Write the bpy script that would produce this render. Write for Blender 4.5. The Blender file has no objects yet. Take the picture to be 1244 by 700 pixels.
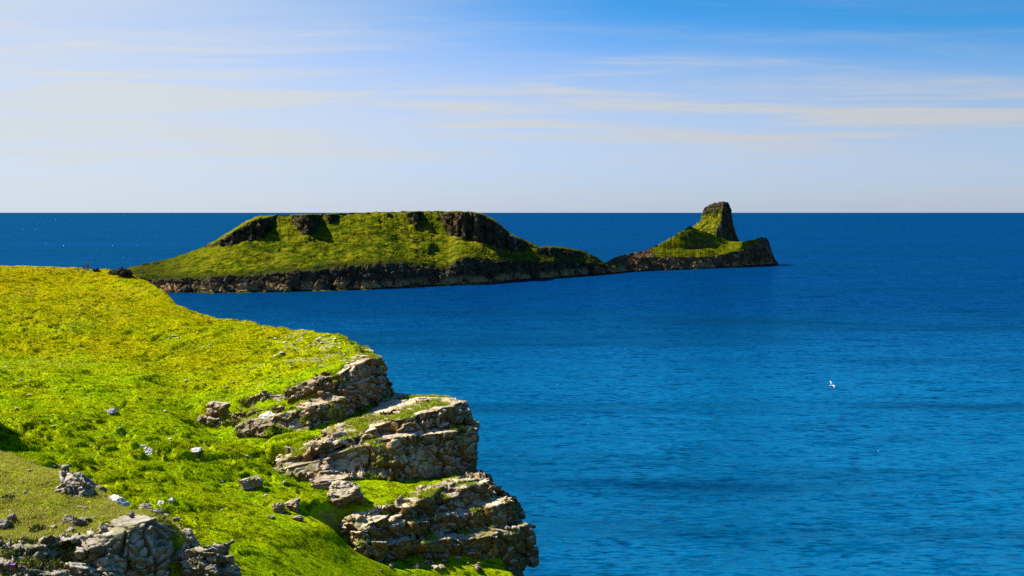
import bpy, bmesh, math, random
import numpy as np
from mathutils import Vector

# ------------------------------------------------------------------ camera, sky, sun, exposure
scene = bpy.context.scene
COL = scene.collection
EYE = 50.0                      # metres above the sea
FOC = 1700.0                    # focal length in photo pixels (photo 1244 x 700)
UC, VH = 622.0, 257.6           # principal column and horizon row of the photo

cam_d = bpy.data.cameras.new('camera')
cam_d.sensor_width = 36.0
cam_d.lens = FOC / 1244.0 * 36.0
cam_d.shift_y = -(350.0 - VH) / 1244.0
cam_d.clip_start = 0.5
cam_d.clip_end = 200000.0
cam = bpy.data.objects.new('camera', cam_d)
cam.location = (0, 0, EYE)
cam.rotation_euler = (math.radians(90), 0, 0)
COL.objects.link(cam)
scene.camera = cam

SUN_AZ = math.radians(-63)      # from straight ahead (+y), negative = to the left
SUN_EL = math.radians(42)

sun_d = bpy.data.lights.new('sun', 'SUN')
sun_d.energy = 5.0
sun_d.angle = math.radians(0.55)
sun_d.color = (1.0, 0.93, 0.80)
sun = bpy.data.objects.new('sun', sun_d)
to_sun = Vector((math.sin(SUN_AZ) * math.cos(SUN_EL), math.cos(SUN_AZ) * math.cos(SUN_EL), math.sin(SUN_EL)))
sun.rotation_euler = (-to_sun).to_track_quat('-Z', 'Y').to_euler()
sun.location = (-100, 100, 200)
COL.objects.link(sun)

scene.view_settings.view_transform = 'Standard'
scene.view_settings.look = 'None'
scene.view_settings.gamma = 1.0
scene.view_settings.use_curve_mapping = False
scene.view_settings.exposure = 1.05
scene.cycles.use_denoising = False
scene.cycles.max_bounces = 6
scene.cycles.diffuse_bounces = 3
scene.cycles.glossy_bounces = 2
scene.cycles.transmission_bounces = 3


class NT:
    """small helper to wire shader nodes"""
    def __init__(self, tree):
        self.t = tree
        self.n = tree.nodes
        self.l = tree.links

    def node(self, typ, **kw):
        n = self.n.new(typ)
        for k, v in kw.items():
            setattr(n, k, v)
        return n

    def put(self, sock, val):
        if isinstance(val, bpy.types.NodeSocket):
            self.l.new(val, sock)
        else:
            sock.default_value = val

    def math(self, op, a, b=0.0, c=0.0, clamp=False):
        n = self.node('ShaderNodeMath', operation=op, use_clamp=clamp)
        self.put(n.inputs[0], a); self.put(n.inputs[1], b); self.put(n.inputs[2], c)
        return n.outputs[0]

    def vmath(self, op, a, b=(0, 0, 0), s=1.0):
        n = self.node('ShaderNodeVectorMath', operation=op)
        self.put(n.inputs[0], a); self.put(n.inputs[1], b)
        if op == 'SCALE':
            self.put(n.inputs['Scale'], s)
        return n.outputs['Value'] if op in ('DOT_PRODUCT', 'LENGTH') else n.outputs[0]

    def mixc(self, f, a, b, blend='MIX'):
        n = self.node('ShaderNodeMix', data_type='RGBA', blend_type=blend)
        self.put(n.inputs[0], f); self.put(n.inputs[6], a); self.put(n.inputs[7], b)
        return n.outputs[2]

    def ramp(self, v, lo, hi, smooth=True):
        n = self.node('ShaderNodeMapRange', interpolation_type='SMOOTHSTEP' if smooth else 'LINEAR')
        n.clamp = True
        self.put(n.inputs[0], v); self.put(n.inputs[1], lo); self.put(n.inputs[2], hi)
        return n.outputs[0]

    def noise(self, vec, scale, detail=4.0, rough=0.55, dist=0.0):
        n = self.node('ShaderNodeTexNoise')
        self.put(n.inputs['Vector'], vec)
        n.inputs['Scale'].default_value = scale
        n.inputs['Detail'].default_value = detail
        n.inputs['Roughness'].default_value = rough
        n.inputs['Distortion'].default_value = dist
        return n

    def mapping(self, vec, scale=(1, 1, 1), rot=(0, 0, 0), loc=(0, 0, 0)):
        n = self.node('ShaderNodeMapping')
        self.put(n.inputs['Vector'], vec)
        n.inputs['Scale'].default_value = scale
        n.inputs['Rotation'].default_value = rot
        n.inputs['Location'].default_value = loc
        return n.outputs[0]


def rgb(r, g, b):
    return (r, g, b, 1.0)


# ---- world: Nishita sky with thin high cloud
world = bpy.data.worlds.new('World')
scene.world = world
world.use_nodes = True
wt = NT(world.node_tree)
wt.n.clear()
sky = wt.node('ShaderNodeTexSky', sky_type='NISHITA')
sky.sun_disc = False
sky.sun_elevation = SUN_EL
sky.sun_rotation = SUN_AZ
sky.altitude = 0.0
sky.air_density = 1.0
sky.dust_density = 0.3
sky.ozone_density = 2.5
tc = wt.node('ShaderNodeTexCoord')
dirv = tc.outputs['Generated']
sep = wt.node('ShaderNodeSeparateXYZ'); wt.l.new(dirv, sep.inputs[0])
dx, dy, dz = sep.outputs
zc = wt.math('MAXIMUM', dz, 0.0)
# the clear sky: Nishita, deepened with height (a polarised, very clear sea sky)
deep = wt.ramp(wt.math('ADD', zc, wt.math('MULTIPLY', dx, 0.10)), 0.045, 0.19)
tint = wt.mixc(deep, rgb(0.66, 0.86, 1.50), rgb(0.09, 0.60, 1.06))
clear = wt.mixc(1.0, sky.outputs[0], tint, 'MULTIPLY')
# cloud layer: the view direction carried up to a flat layer, so streaks flatten towards the horizon
inv = wt.math('DIVIDE', 1.0, wt.math('ADD', zc, 0.05))
comb = wt.node('ShaderNodeCombineXYZ')
wt.l.new(wt.math('MULTIPLY', dx, inv), comb.inputs[0])
wt.l.new(wt.math('MULTIPLY', dy, inv), comb.inputs[1])
plane = comb.outputs[0]
n1 = wt.noise(wt.mapping(plane, (0.55, 1.3, 1), (0, 0, 0.12), (3.1, 1.7, 0)), 1.0, 6.0, 0.55, 0.6).outputs[0]
n2 = wt.noise(wt.mapping(plane, (1.1, 2.6, 1), (0, 0, 0.22), (7.3, 4.1, 0)), 1.0, 5.0, 0.5, 1.0).outputs[0]
veil = wt.ramp(n1, 0.40, 0.72)
wisp = wt.math('MULTIPLY', wt.ramp(n2, 0.50, 0.78), wt.ramp(n1, 0.36, 0.56))
sunside = wt.ramp(wt.math('MULTIPLY', dx, -1.0), -0.10, 0.36)
lowband = wt.math('MULTIPLY', wt.ramp(zc, 0.02, 0.06), wt.math('SUBTRACT', 1.0, wt.ramp(zc, 0.085, 0.14)))
clearing = wt.math('SUBTRACT', 1.0, wt.math('MULTIPLY', wt.ramp(wt.math('ADD', zc, wt.math('MULTIPLY', dx, 0.10)), 0.105, 0.155), 0.62))
cl = wt.math('ADD', wt.math('MULTIPLY', veil, wt.math('ADD', 0.20, wt.math('MULTIPLY', lowband, 0.50))),
             wt.math('ADD', wt.math('MULTIPLY', wisp, 0.26), wt.math('ADD', wt.math('MULTIPLY', lowband, 0.27), wt.math('MULTIPLY', wt.math('SUBTRACT', 1.0, wt.ramp(zc, 0.03, 0.135)), 0.26))))
cl = wt.math('MULTIPLY', cl, clearing)
cl = wt.math('ADD', cl, wt.math('MULTIPLY', sunside, wt.math('ADD', 0.42, wt.math('MULTIPLY', wt.ramp(zc, 0.09, 0.16), 0.52))), clamp=True)
cl = wt.math('MULTIPLY', cl, wt.math('SUBTRACT', 1.0, wt.ramp(zc, 0.30, 0.65)), clamp=True)
cloudc = wt.mixc(wt.ramp(wt.math('MULTIPLY', dx, -1.0), -0.4, 0.36), rgb(4.9, 5.15, 5.5), rgb(5.9, 6.4, 6.9))
final = wt.mixc(cl, clear, cloudc)
bg = wt.node('ShaderNodeBackground'); bg.inputs['Strength'].default_value = 0.055
wt.l.new(final, bg.inputs['Color'])
wo = wt.node('ShaderNodeOutputWorld'); wt.l.new(bg.outputs[0], wo.inputs[0])


# ------------------------------------------------------------------ helpers
def P(u, v, d):
    """a place d metres out that the photo shows at pixel (u, v)"""
    return np.array([(u - UC) / FOC * d, d, EYE - (v - VH) / FOC * d])


def tag(o, label=None, cat=None, group=None, kind=None):
    if label: o['label'] = label
    if cat: o['category'] = cat
    if group: o['group'] = group
    if kind: o['kind'] = kind
    return o


def empty(name, loc):
    o = bpy.data.objects.new(name, None)
    o.location = loc
    o.empty_display_size = 0.2
    COL.objects.link(o)
    return o


def mesh_np(name, verts, faces, mat, parent=None, smooth=False, attrs=None):
    """faces: (n,k) int array, all of one size"""
    verts = np.asarray(verts, np.float32); faces = np.asarray(faces, np.int32)
    me = bpy.data.meshes.new(name)
    k = faces.shape[1]
    me.vertices.add(len(verts)); me.vertices.foreach_set('co', verts.ravel())
    me.loops.add(faces.size); me.loops.foreach_set('vertex_index', faces.ravel())
    me.polygons.add(len(faces))
    me.polygons.foreach_set('loop_start', np.arange(0, faces.size, k, dtype=np.int32))
    me.polygons.foreach_set('loop_total', np.full(len(faces), k, np.int32))
    me.polygons.foreach_set('use_smooth', np.full(len(faces), smooth, bool))
    me.update(calc_edges=True)
    me.validate()
    if attrs:
        for an, av in attrs.items():
            a = me.attributes.new(an, 'FLOAT', 'POINT')
            a.data.foreach_set('value', np.asarray(av, np.float32))
    me.materials.append(mat)
    o = bpy.data.objects.new(name, me)
    COL.objects.link(o)
    if parent is not None:
        o.parent = parent
        o.location = -Vector(parent.location)
    return o


# ---- vectorised noise
def _hash(ix, iy, iz, seed):
    h = (ix.astype(np.int64) * 374761393 + iy.astype(np.int64) * 668265263 + iz.astype(np.int64) * 2147483647 + seed * 974711)
    h = h & 0xFFFFFFFF
    h = ((h ^ (h >> 13)) * 1274126177) & 0xFFFFFFFF
    h = ((h ^ (h >> 16)) * 2246822519) & 0xFFFFFFFF
    h = h ^ (h >> 15)
    return h


def vnoise(p, seed=0):
    """value noise -1..1"""
    i = np.floor(p).astype(np.int64); f = p - i
    w = f * f * f * (f * (f * 6 - 15) + 10)
    out = 0
    for a in (0, 1):
        wa = w[:, 0] if a else 1 - w[:, 0]
        for b in (0, 1):
            wb = w[:, 1] if b else 1 - w[:, 1]
            for c in (0, 1):
                wc = w[:, 2] if c else 1 - w[:, 2]
                h = _hash(i[:, 0] + a, i[:, 1] + b, i[:, 2] + c, seed) & 0xFFFF
                out = out + wa * wb * wc * (h / 32767.5 - 1)
    return out


def fbm(p, octv=4, seed=0, gain=0.5, lac=2.03):
    s = 0; a = 1.0; tot = 0
    for k in range(octv):
        s = s + a * vnoise(p * lac ** k + 17.3 * k, seed + k); tot += a
        a *= gain
    return s / tot


def worley(p, seed=0):
    """F1, F2, hash of the nearest cell (0..1), second hash"""
    i = np.floor(p).astype(np.int64)
    n = len(p)
    f1 = np.full(n, 9.0); f2 = np.full(n, 9.0); hh = np.zeros(n, np.int64)
    for a in (-1, 0, 1):
        for b in (-1, 0, 1):
            for c in (-1, 0, 1):
                cx, cy, cz = i[:, 0] + a, i[:, 1] + b, i[:, 2] + c
                h = _hash(cx, cy, cz, seed)
                q = np.stack([cx + (h & 255) / 255.0, cy + ((h >> 8) & 255) / 255.0, cz + ((h >> 16) & 255) / 255.0], 1)
                d = np.sqrt(((q - p) ** 2).sum(1))
                near = d < f1
                f2 = np.where(near, f1, np.minimum(f2, d))
                hh = np.where(near, h, hh)
                f1 = np.where(near, d, f1)
    g = _hash(hh, hh >> 7, hh * 0, seed + 5)
    return f1, f2, (g & 1023) / 1023.0, ((g >> 10) & 1023) / 1023.0


def p2(x, y):
    return np.stack([x, y, np.zeros_like(x)], 1)


def sstep(x, a, b):
    t = np.clip((x - a) / (b - a), 0, 1)
    return t * t * (3 - 2 * t)


def smooth_noise_interp(us, u, v):
    """piecewise curve through (u, v) with rounded joints"""
    y = np.interp(us, u, v)
    return y


# ------------------------------------------------------------------ materials
def new_mat(name):
    m = bpy.data.materials.new(name)
    m.use_nodes = True
    t = NT(m.node_tree)
    t.n.clear()
    out = t.node('ShaderNodeOutputMaterial')
    return m, t, out


def geo_pos(t):
    return t.node('ShaderNodeNewGeometry')


def rock_material(name, pale, mid, dark, ochre, moss=0.0, scale=1.0, wet=0.0, ochre_amt=0.65, lichen=0.5):
    m, t, out = new_mat(name)
    g = geo_pos(t)
    pos = t.vmath('SCALE', g.outputs['Position'], s=scale)
    nz = t.node('ShaderNodeSeparateXYZ'); t.l.new(g.outputs['Normal'], nz.inputs[0])
    big = t.noise(pos, 0.45, 5, 0.6).outputs[0]
    med = t.noise(pos, 2.1, 6, 0.65, 0.4).outputs[0]
    fine = t.noise(pos, 9.0, 4, 0.7).outputs[0]
    c = t.mixc(t.math('MULTIPLY', t.ramp(t.math('ADD', big, t.math('MULTIPLY', med, 0.5)), 0.80, 1.02), 0.35), mid, pale)
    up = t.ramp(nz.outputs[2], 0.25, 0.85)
    c = t.mixc(t.math('MULTIPLY', up, t.math('ADD', 0.45, t.math('MULTIPLY', t.ramp(big, 0.38, 0.58), 0.5))), c, pale)                     # pale limestone tops, lightened further to paint in their sunlit look
    c = t.mixc(t.math('MULTIPLY', t.ramp(med, 0.52, 0.66), ochre_amt), c, ochre)
    lich = t.noise(t.vmath('ADD', pos, (31.0, 7.0, 3.0)), 3.2, 6, 0.7).outputs[0]
    c = t.mixc(t.math('MULTIPLY', t.ramp(lich, 0.55, 0.68), lichen), c, dark)
    c = t.mixc(t.ramp(fine, 0.62, 0.78), c, t.mixc(0.5, c, dark))
    if moss > 0:
        mn = t.noise(t.vmath('ADD', pos, (11.0, 47.0, 5.0)), 0.8, 6, 0.65).outputs[0]
        f = t.math('MULTIPLY', t.ramp(nz.outputs[2], 0.45, 0.85), t.ramp(mn, 0.53, 0.60))
        f = t.math('MULTIPLY', f, moss, clamp=True)
        gc = t.mixc(t.noise(pos, 5.0, 3, 0.6).outputs[0], rgb(0.085, 0.12, 0.008), rgb(0.22, 0.20, 0.02))
        c = t.mixc(f, c, gc)
    b = t.node('ShaderNodeBsdfPrincipled')
    t.l.new(c, b.inputs['Base Color'])
    b.inputs['Roughness'].default_value = 0.92
    b.inputs['Specular IOR Level'].default_value = 0.12
    bump = t.node('ShaderNodeBump')
    bump.inputs['Strength'].default_value = 0.8
    bump.inputs['Distance'].default_value = 0.06 / scale
    t.l.new(t.math('ADD', t.noise(pos, 6.5, 6, 0.7).outputs[0], t.math('MULTIPLY', fine, 0.4)), bump.inputs['Height'])
    t.l.new(bump.outputs[0], b.inputs['Normal'])
    t.l.new(b.outputs[0], out.inputs[0])
    return m


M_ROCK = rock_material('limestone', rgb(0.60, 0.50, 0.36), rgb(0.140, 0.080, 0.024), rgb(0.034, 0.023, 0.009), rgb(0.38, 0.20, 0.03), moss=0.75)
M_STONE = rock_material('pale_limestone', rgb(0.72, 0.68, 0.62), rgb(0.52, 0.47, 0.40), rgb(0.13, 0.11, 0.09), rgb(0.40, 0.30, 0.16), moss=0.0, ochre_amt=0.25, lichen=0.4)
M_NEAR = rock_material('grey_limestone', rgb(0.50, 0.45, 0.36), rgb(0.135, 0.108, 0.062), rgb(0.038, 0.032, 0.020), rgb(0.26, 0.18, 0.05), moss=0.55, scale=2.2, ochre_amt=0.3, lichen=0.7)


def grass_colour(t, pos, yellow):
    """patchy turf: fresh green, yellow-green and straw; yellow = 0..1 socket"""
    a = t.noise(pos, 0.33, 5, 0.6).outputs[0]
    b = t.noise(t.vmath('ADD', pos, (13.0, 5.0, 0.0)), 1.6, 5, 0.65).outputs[0]
    c = t.mixc(t.ramp(a, 0.38, 0.62), rgb(0.255, 0.380, 0.003), rgb(0.325, 0.385, 0.003))
    c = t.mixc(yellow, c, t.mixc(t.ramp(a, 0.35, 0.65), rgb(0.295, 0.270, 0.002), rgb(0.365, 0.295, 0.002)))
    c = t.mixc(t.math('MULTIPLY', t.ramp(b, 0.62, 0.78), t.math('ADD', 0.02, t.math('MULTIPLY', yellow, 0.45))), c, rgb(0.52, 0.41, 0.07))
    c = t.mixc(t.math('MULTIPLY', t.ramp(b, 0.49, 0.38), 0.82), c, rgb(0.050, 0.072, 0.002))  # dark clumps that also paint in the shaded sides of the tussocks
    fine = t.noise(pos, 5.5, 4, 0.7).outputs[0]
    c = t.mixc(t.math('MULTIPLY', t.ramp(fine, 0.52, 0.36), 0.55), c, rgb(0.060, 0.085, 0.002))
    return c


def yellow_mask(t):
    """turf is greener in the hollow and drier towards the rim"""
    g = geo_pos(t)
    s = t.node('ShaderNodeSeparateXYZ'); t.l.new(g.outputs['Position'], s.inputs[0])
    n = t.noise(g.outputs['Position'], 0.10, 3, 0.5).outputs[0]
    far = t.ramp(t.math('ADD', s.outputs[1], t.math('MULTIPLY', t.math('SUBTRACT', n, 0.5), 60.0)), 72.0, 112.0)
    return g, far, s


def turf_material():
    m, t, out = new_mat('turf')
    g, far, s = yellow_mask(t)
    pos = g.outputs['Position']
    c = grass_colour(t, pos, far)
    nz = t.node('ShaderNodeSeparateXYZ'); t.l.new(g.outputs['Normal'], nz.inputs[0])
    steep = t.math('SUBTRACT', 1.0, t.ramp(nz.outputs[2], 0.40, 0.58))
    earth = t.mixc(t.noise(pos, 1.5, 5, 0.6).outputs[0], rgb(0.06, 0.05, 0.02), rgb(0.20, 0.15, 0.08))
    c = t.mixc(steep, c, earth)
    att = t.node('ShaderNodeAttribute', attribute_name='bare')
    c = t.mixc(att.outputs['Fac'], c, t.mixc(t.noise(pos, 4.0, 4, 0.6).outputs[0], rgb(0.26, 0.22, 0.07), rgb(0.42, 0.36, 0.22)))
    b = t.node('ShaderNodeBsdfPrincipled')
    t.l.new(c, b.inputs['Base Color'])
    b.inputs['Roughness'].default_value = 1.0
    b.inputs['Specular IOR Level'].default_value = 0.0
    bump = t.node('ShaderNodeBump'); bump.inputs['Strength'].default_value = 0.8; bump.inputs['Distance'].default_value = 0.08
    t.l.new(t.noise(pos, 5.0, 5, 0.7).outputs[0], bump.inputs['Height'])
    t.l.new(bump.outputs[0], b.inputs['Normal'])
    t.l.new(b.outputs[0], out.inputs[0])
    return m


def blade_material(name, near=False):
    m, t, out = new_mat(name)
    g, far, s = yellow_mask(t)
    att = t.node('ShaderNodeAttribute', attribute_name='tone')
    dry = t.node('ShaderNodeAttribute', attribute_name='dry')
    if near:
        c = t.mixc(t.noise(g.outputs['Position'], 1.3, 4, 0.6).outputs[0], rgb(0.22, 0.25, 0.022), rgb(0.38, 0.345, 0.065))
    else:
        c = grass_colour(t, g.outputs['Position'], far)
    c = t.mixc(1.0, c, t.mixc(att.outputs['Fac'], rgb(0.78, 0.84, 0.8), rgb(1.22, 1.18, 1.2)), 'MULTIPLY')
    c = t.mixc(dry.outputs['Fac'], c, rgb(0.55, 0.45, 0.16))
    d = t.node('ShaderNodeBsdfDiffuse'); t.l.new(c, d.inputs[0])
    tr = t.node('ShaderNodeBsdfTranslucent'); t.l.new(c, tr.inputs[0])
    mx = t.node('ShaderNodeMixShader'); mx.inputs[0].default_value = 0.5
    t.l.new(d.outputs[0], mx.inputs[1]); t.l.new(tr.outputs[0], mx.inputs[2])
    t.l.new(mx.outputs[0], out.inputs[0])
    return m


M_TURF = turf_material()
M_BLADE = blade_material('grass_blades')
M_BLADE_NEAR = blade_material('short_turf_blades', True)


def sea_material():
    m, t, out = new_mat('sea_water')
    g = geo_pos(t)
    pos = g.outputs['Position']
    s = t.node('ShaderNodeSeparateXYZ'); t.l.new(pos, s.inputs[0])
    # wave slopes at several lengths, from ripples to swell
    def slope(scale, sx, k, off):
        n = t.noise(t.mapping(pos, (sx, 1, 1), (0, 0, 0.10), (off, off * 2, 0)), scale, 3, 0.6).outputs['Color']
        return t.vmath('SCALE', t.vmath('SUBTRACT', n, (0.5, 0.5, 0.5)), s=k)
    sl = t.vmath('ADD', slope(0.95, 0.42, 3.4, 3.0), slope(0.27, 0.4, 1.6, 9.0))
    sl = t.vmath('ADD', sl, slope(0.075, 0.45, 0.9, 21.0))
    # wind patches: where the breeze roughens the water less the waves are lower
    gust = t.noise(t.mapping(pos, (0.22, 1.0, 1.0), (0, 0, 0.16)), 0.013, 5, 0.6, 0.5).outputs[0]
    gust2 = t.noise(t.mapping(pos, (0.16, 1.0, 1.0), (0, 0, 0.05), (40, 10, 0)), 0.0032, 5, 0.6, 0.3).outputs[0]
    g1 = t.ramp(gust, 0.34, 0.52)
    g2 = t.ramp(gust2, 0.36, 0.64)
    calm = t.math('MULTIPLY', t.math('ADD', t.math('MULTIPLY', g1, 0.68), 0.32), t.math('ADD', t.math('MULTIPLY', g2, 0.45), 0.55))
    # lanes: long bands of lower waves and darker water colour
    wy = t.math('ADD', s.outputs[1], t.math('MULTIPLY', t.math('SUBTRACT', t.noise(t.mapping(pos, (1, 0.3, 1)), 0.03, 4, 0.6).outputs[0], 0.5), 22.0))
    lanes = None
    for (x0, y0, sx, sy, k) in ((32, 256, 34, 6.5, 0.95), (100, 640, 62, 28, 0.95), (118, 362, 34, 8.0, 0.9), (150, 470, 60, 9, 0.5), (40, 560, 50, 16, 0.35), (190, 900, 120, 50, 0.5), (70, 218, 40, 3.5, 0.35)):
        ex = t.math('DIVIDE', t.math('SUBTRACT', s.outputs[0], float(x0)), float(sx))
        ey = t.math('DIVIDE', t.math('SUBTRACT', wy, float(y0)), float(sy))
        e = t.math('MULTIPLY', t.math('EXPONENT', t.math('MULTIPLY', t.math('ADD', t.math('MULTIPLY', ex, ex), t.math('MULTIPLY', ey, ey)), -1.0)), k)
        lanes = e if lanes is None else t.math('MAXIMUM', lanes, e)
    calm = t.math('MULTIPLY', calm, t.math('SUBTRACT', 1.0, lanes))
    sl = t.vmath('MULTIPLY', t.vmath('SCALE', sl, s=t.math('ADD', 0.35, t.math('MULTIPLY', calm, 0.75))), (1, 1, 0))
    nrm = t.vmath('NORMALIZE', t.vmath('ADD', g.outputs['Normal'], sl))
    # water body: greener and lighter close in, deeper blue farther out
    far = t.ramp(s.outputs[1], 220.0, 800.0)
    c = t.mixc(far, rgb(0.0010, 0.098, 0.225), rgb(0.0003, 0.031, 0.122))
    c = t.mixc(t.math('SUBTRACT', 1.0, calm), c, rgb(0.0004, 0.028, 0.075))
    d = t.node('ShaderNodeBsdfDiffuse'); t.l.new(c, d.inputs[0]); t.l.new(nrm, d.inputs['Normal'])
    gl = t.node('ShaderNodeBsdfGlossy'); gl.inputs['Color'].default_value = rgb(0.07, 0.60, 1.0)
    gl.inputs['Roughness'].default_value = 0.14
    t.l.new(nrm, gl.inputs['Normal'])
    fr = t.node('ShaderNodeFresnel'); fr.inputs[0].default_value = 1.33
    t.l.new(nrm, fr.inputs['Normal'])
    f = t.math('MULTIPLY', t.math('MINIMUM', fr.outputs[0], t.math('SUBTRACT', 0.62, t.math('MULTIPLY', far, 0.40))), t.math('ADD', 0.35, t.math('MULTIPLY', calm, 0.55)))
    mx = t.node('ShaderNodeMixShader'); t.l.new(f, mx.inputs[0])
    t.l.new(d.outputs[0], mx.inputs[1]); t.l.new(gl.outputs[0], mx.inputs[2])
    # breaking crests far out
    w = t.noise(t.mapping(pos, (0.5, 0.22, 1)), 0.11, 2, 0.5).outputs[0]
    wf = t.math('MULTIPLY', t.ramp(w, 0.825, 0.85), t.ramp(s.outputs[1], 900.0, 1700.0))
    foam = t.node('ShaderNodeBsdfDiffuse'); foam.inputs[0].default_value = rgb(0.8, 0.85, 0.9)
    m2 = t.node('ShaderNodeMixShader'); t.l.new(wf, m2.inputs[0])
    t.l.new(mx.outputs[0], m2.inputs[1]); t.l.new(foam.outputs[0], m2.inputs[2])
    t.l.new(m2.outputs[0], out.inputs[0])
    return m


def island_material(name, dark=(0.030, 0.025, 0.016), light=(0.095, 0.070, 0.038)):
    """turf on the slopes, scrub above the cliffs, dark banded rock where it is steep, tan tidal rock at the foot"""
    m, t, out = new_mat(name)
    g = geo_pos(t)
    pos = g.outputs['Position']
    s = t.node('ShaderNodeSeparateXYZ'); t.l.new(pos, s.inputs[0])
    nz = t.node('ShaderNodeSeparateXYZ'); t.l.new(g.outputs['Normal'], nz.inputs[0])
    a = t.noise(pos, 0.030, 6, 0.62).outputs[0]
    b = t.noise(t.vmath('ADD', pos, (55.0, 0.0, 9.0)), 0.16, 6, 0.68).outputs[0]
    c3 = t.noise(pos, 0.5, 4, 0.7).outputs[0]
    grass = t.mixc(t.ramp(a, 0.36, 0.62), rgb(0.060, 0.090, 0.003), rgb(0.135, 0.140, 0.004))
    grass = t.mixc(t.ramp(b, 0.50, 0.64), grass, rgb(0.200, 0.175, 0.008))
    grass = t.mixc(t.math('MULTIPLY', t.ramp(b, 0.50, 0.38), 0.8), grass, rgb(0.024, 0.036, 0.003))
    mott = t.noise(t.vmath('ADD', pos, (9.0, 21.0, 77.0)), 0.06, 5, 0.7, 0.6).outputs[0]
    grass = t.mixc(t.math('MULTIPLY', t.ramp(mott, 0.55, 0.64), 0.7), grass, rgb(0.028, 0.040, 0.004))
    grass = t.mixc(t.math('MULTIPLY', t.ramp(c3, 0.55, 0.70), 0.6), grass, rgb(0.040, 0.050, 0.004))
    att = t.node('ShaderNodeAttribute', attribute_name='scrub')
    grass = t.mixc(t.math('MULTIPLY', att.outputs['Fac'], t.ramp(b, 0.36, 0.50)), grass, rgb(0.030, 0.040, 0.006))
    rock = t.mixc(t.ramp(b, 0.38, 0.62), rgb(*dark), rgb(*light))
    bed = t.noise(t.mapping(pos, (0.25, 0.25, 1.4)), 0.5, 4, 0.6).outputs[0]
    rock = t.mixc(t.ramp(bed, 0.52, 0.62), rock, rgb(0.05, 0.04, 0.028))
    pale = t.noise(t.vmath('ADD', pos, (5.0, 70.0, 2.0)), 0.07, 5, 0.65).outputs[0]
    rock = t.mixc(t.math('MULTIPLY', t.ramp(pale, 0.60, 0.68), 0.8), rock, rgb(0.30, 0.25, 0.19))
    tide = t.math('SUBTRACT', 1.0, t.ramp(t.math('ADD', s.outputs[2], t.math('MULTIPLY', b, 5.0)), 5.0, 9.5))
    rock = t.mixc(t.math('MULTIPLY', tide, t.ramp(pale, 0.44, 0.56)), rock, rgb(0.36, 0.22, 0.09))
    wetline = t.math('SUBTRACT', 1.0, t.ramp(s.outputs[2], 0.4, 1.6))
    rock = t.mixc(wetline, rock, rgb(0.020, 0.017, 0.014))
    barea = t.node('ShaderNodeAttribute', attribute_name='bare')
    st = t.math('ADD', nz.outputs[2], t.math('MULTIPLY', t.math('SUBTRACT', b, 0.5), 0.45))
    k = t.math('SUBTRACT', 1.0, t.ramp(st, 0.56, 0.70))
    k = t.math('MAXIMUM', k, barea.outputs['Fac'])
    turf = t.node('ShaderNodeAttribute', attribute_name='turf')
    k = t.math('MULTIPLY', k, t.math('SUBTRACT', 1.0, turf.outputs['Fac']))
    col = t.mixc(k, grass, rock)
    bs = t.node('ShaderNodeBsdfPrincipled')
    t.l.new(col, bs.inputs['Base Color'])
    bs.inputs['Roughness'].default_value = 1.0
    bs.inputs['Specular IOR Level'].default_value = 0.0
    bump = t.node('ShaderNodeBump'); bump.inputs['Strength'].default_value = 0.7; bump.inputs['Distance'].default_value = 1.6
    t.l.new(t.math('ADD', b, t.math('MULTIPLY', c3, 0.5)), bump.inputs['Height'])
    t.l.new(bump.outputs[0], bs.inputs['Normal'])
    t.l.new(bs.outputs[0], out.inputs[0])
    return m


M_SEA = sea_material()
M_ISLE = island_material('island_turf_and_rock')
M_ISLET = island_material('islet_turf_and_brown_rock', (0.060, 0.034, 0.018), (0.21, 0.115, 0.055))


def flat_material(name, c, rough=0.8, trans=0.0):
    m, t, out = new_mat(name)
    g = geo_pos(t)
    col = t.mixc(t.noise(g.outputs['Position'], 14.0, 3, 0.6).outputs[0], rgb(*(x * 0.75 for x in c)), rgb(*(min(1, x * 1.2) for x in c)))
    b = t.node('ShaderNodeBsdfPrincipled'); t.l.new(col, b.inputs['Base Color'])
    b.inputs['Roughness'].default_value = rough
    b.inputs['Specular IOR Level'].default_value = 0.1
    t.l.new(b.outputs[0], out.inputs[0])
    return m


# ------------------------------------------------------------------ sea
R = 90000.0
sea = mesh_np('sea', [(-R, -400, 0), (R, -400, 0), (R, R, 0), (-R, R, 0)], [(0, 1, 2, 3)], M_SEA)
tag(sea, 'blue open sea stretching to the horizon around the islands', kind='structure')


# ------------------------------------------------------------------ islands (real distance from the waterline)
def d_of(v):
    return EYE * FOC / (np.asarray(v, float) - VH)


def z_of(v, d):
    return EYE - (v - VH) / FOC * d


def column_sheet(us, knots, rows):
    """knots: list of (d array, z array); rows[i]: subdivisions between knot i and i+1. Returns grid (nr, nu, 3) and the row index of every knot"""
    D = []; Z = []; marks = [0]
    for i in range(len(knots) - 1):
        n = rows[i]
        for k in range(n):
            f = k / n
            D.append(knots[i][0] * (1 - f) + knots[i + 1][0] * f)
            Z.append(knots[i][1] * (1 - f) + knots[i + 1][1] * f)
        marks.append(marks[-1] + n)
    D.append(knots[-1][0]); Z.append(knots[-1][1])
    D = np.array(D); Z = np.array(Z)
    X = (us[None, :] - UC) / FOC * D
    return np.stack([X, D, Z], 2), marks


def grid_normals(G):
    du = np.gradient(G, axis=1); dr = np.gradient(G, axis=0)
    n = np.cross(du, dr)
    n /= np.linalg.norm(n, axis=2, keepdims=True) + 1e-9
    return n


def grid_faces(nr, nu, r0, r1):
    r = np.arange(r0, r1)[:, None] * nu; c = np.arange(nu - 1)[None, :]
    a = (r + c).ravel()
    return np.stack([a, a + 1, a + 1 + nu, a + nu], 1)


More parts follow.
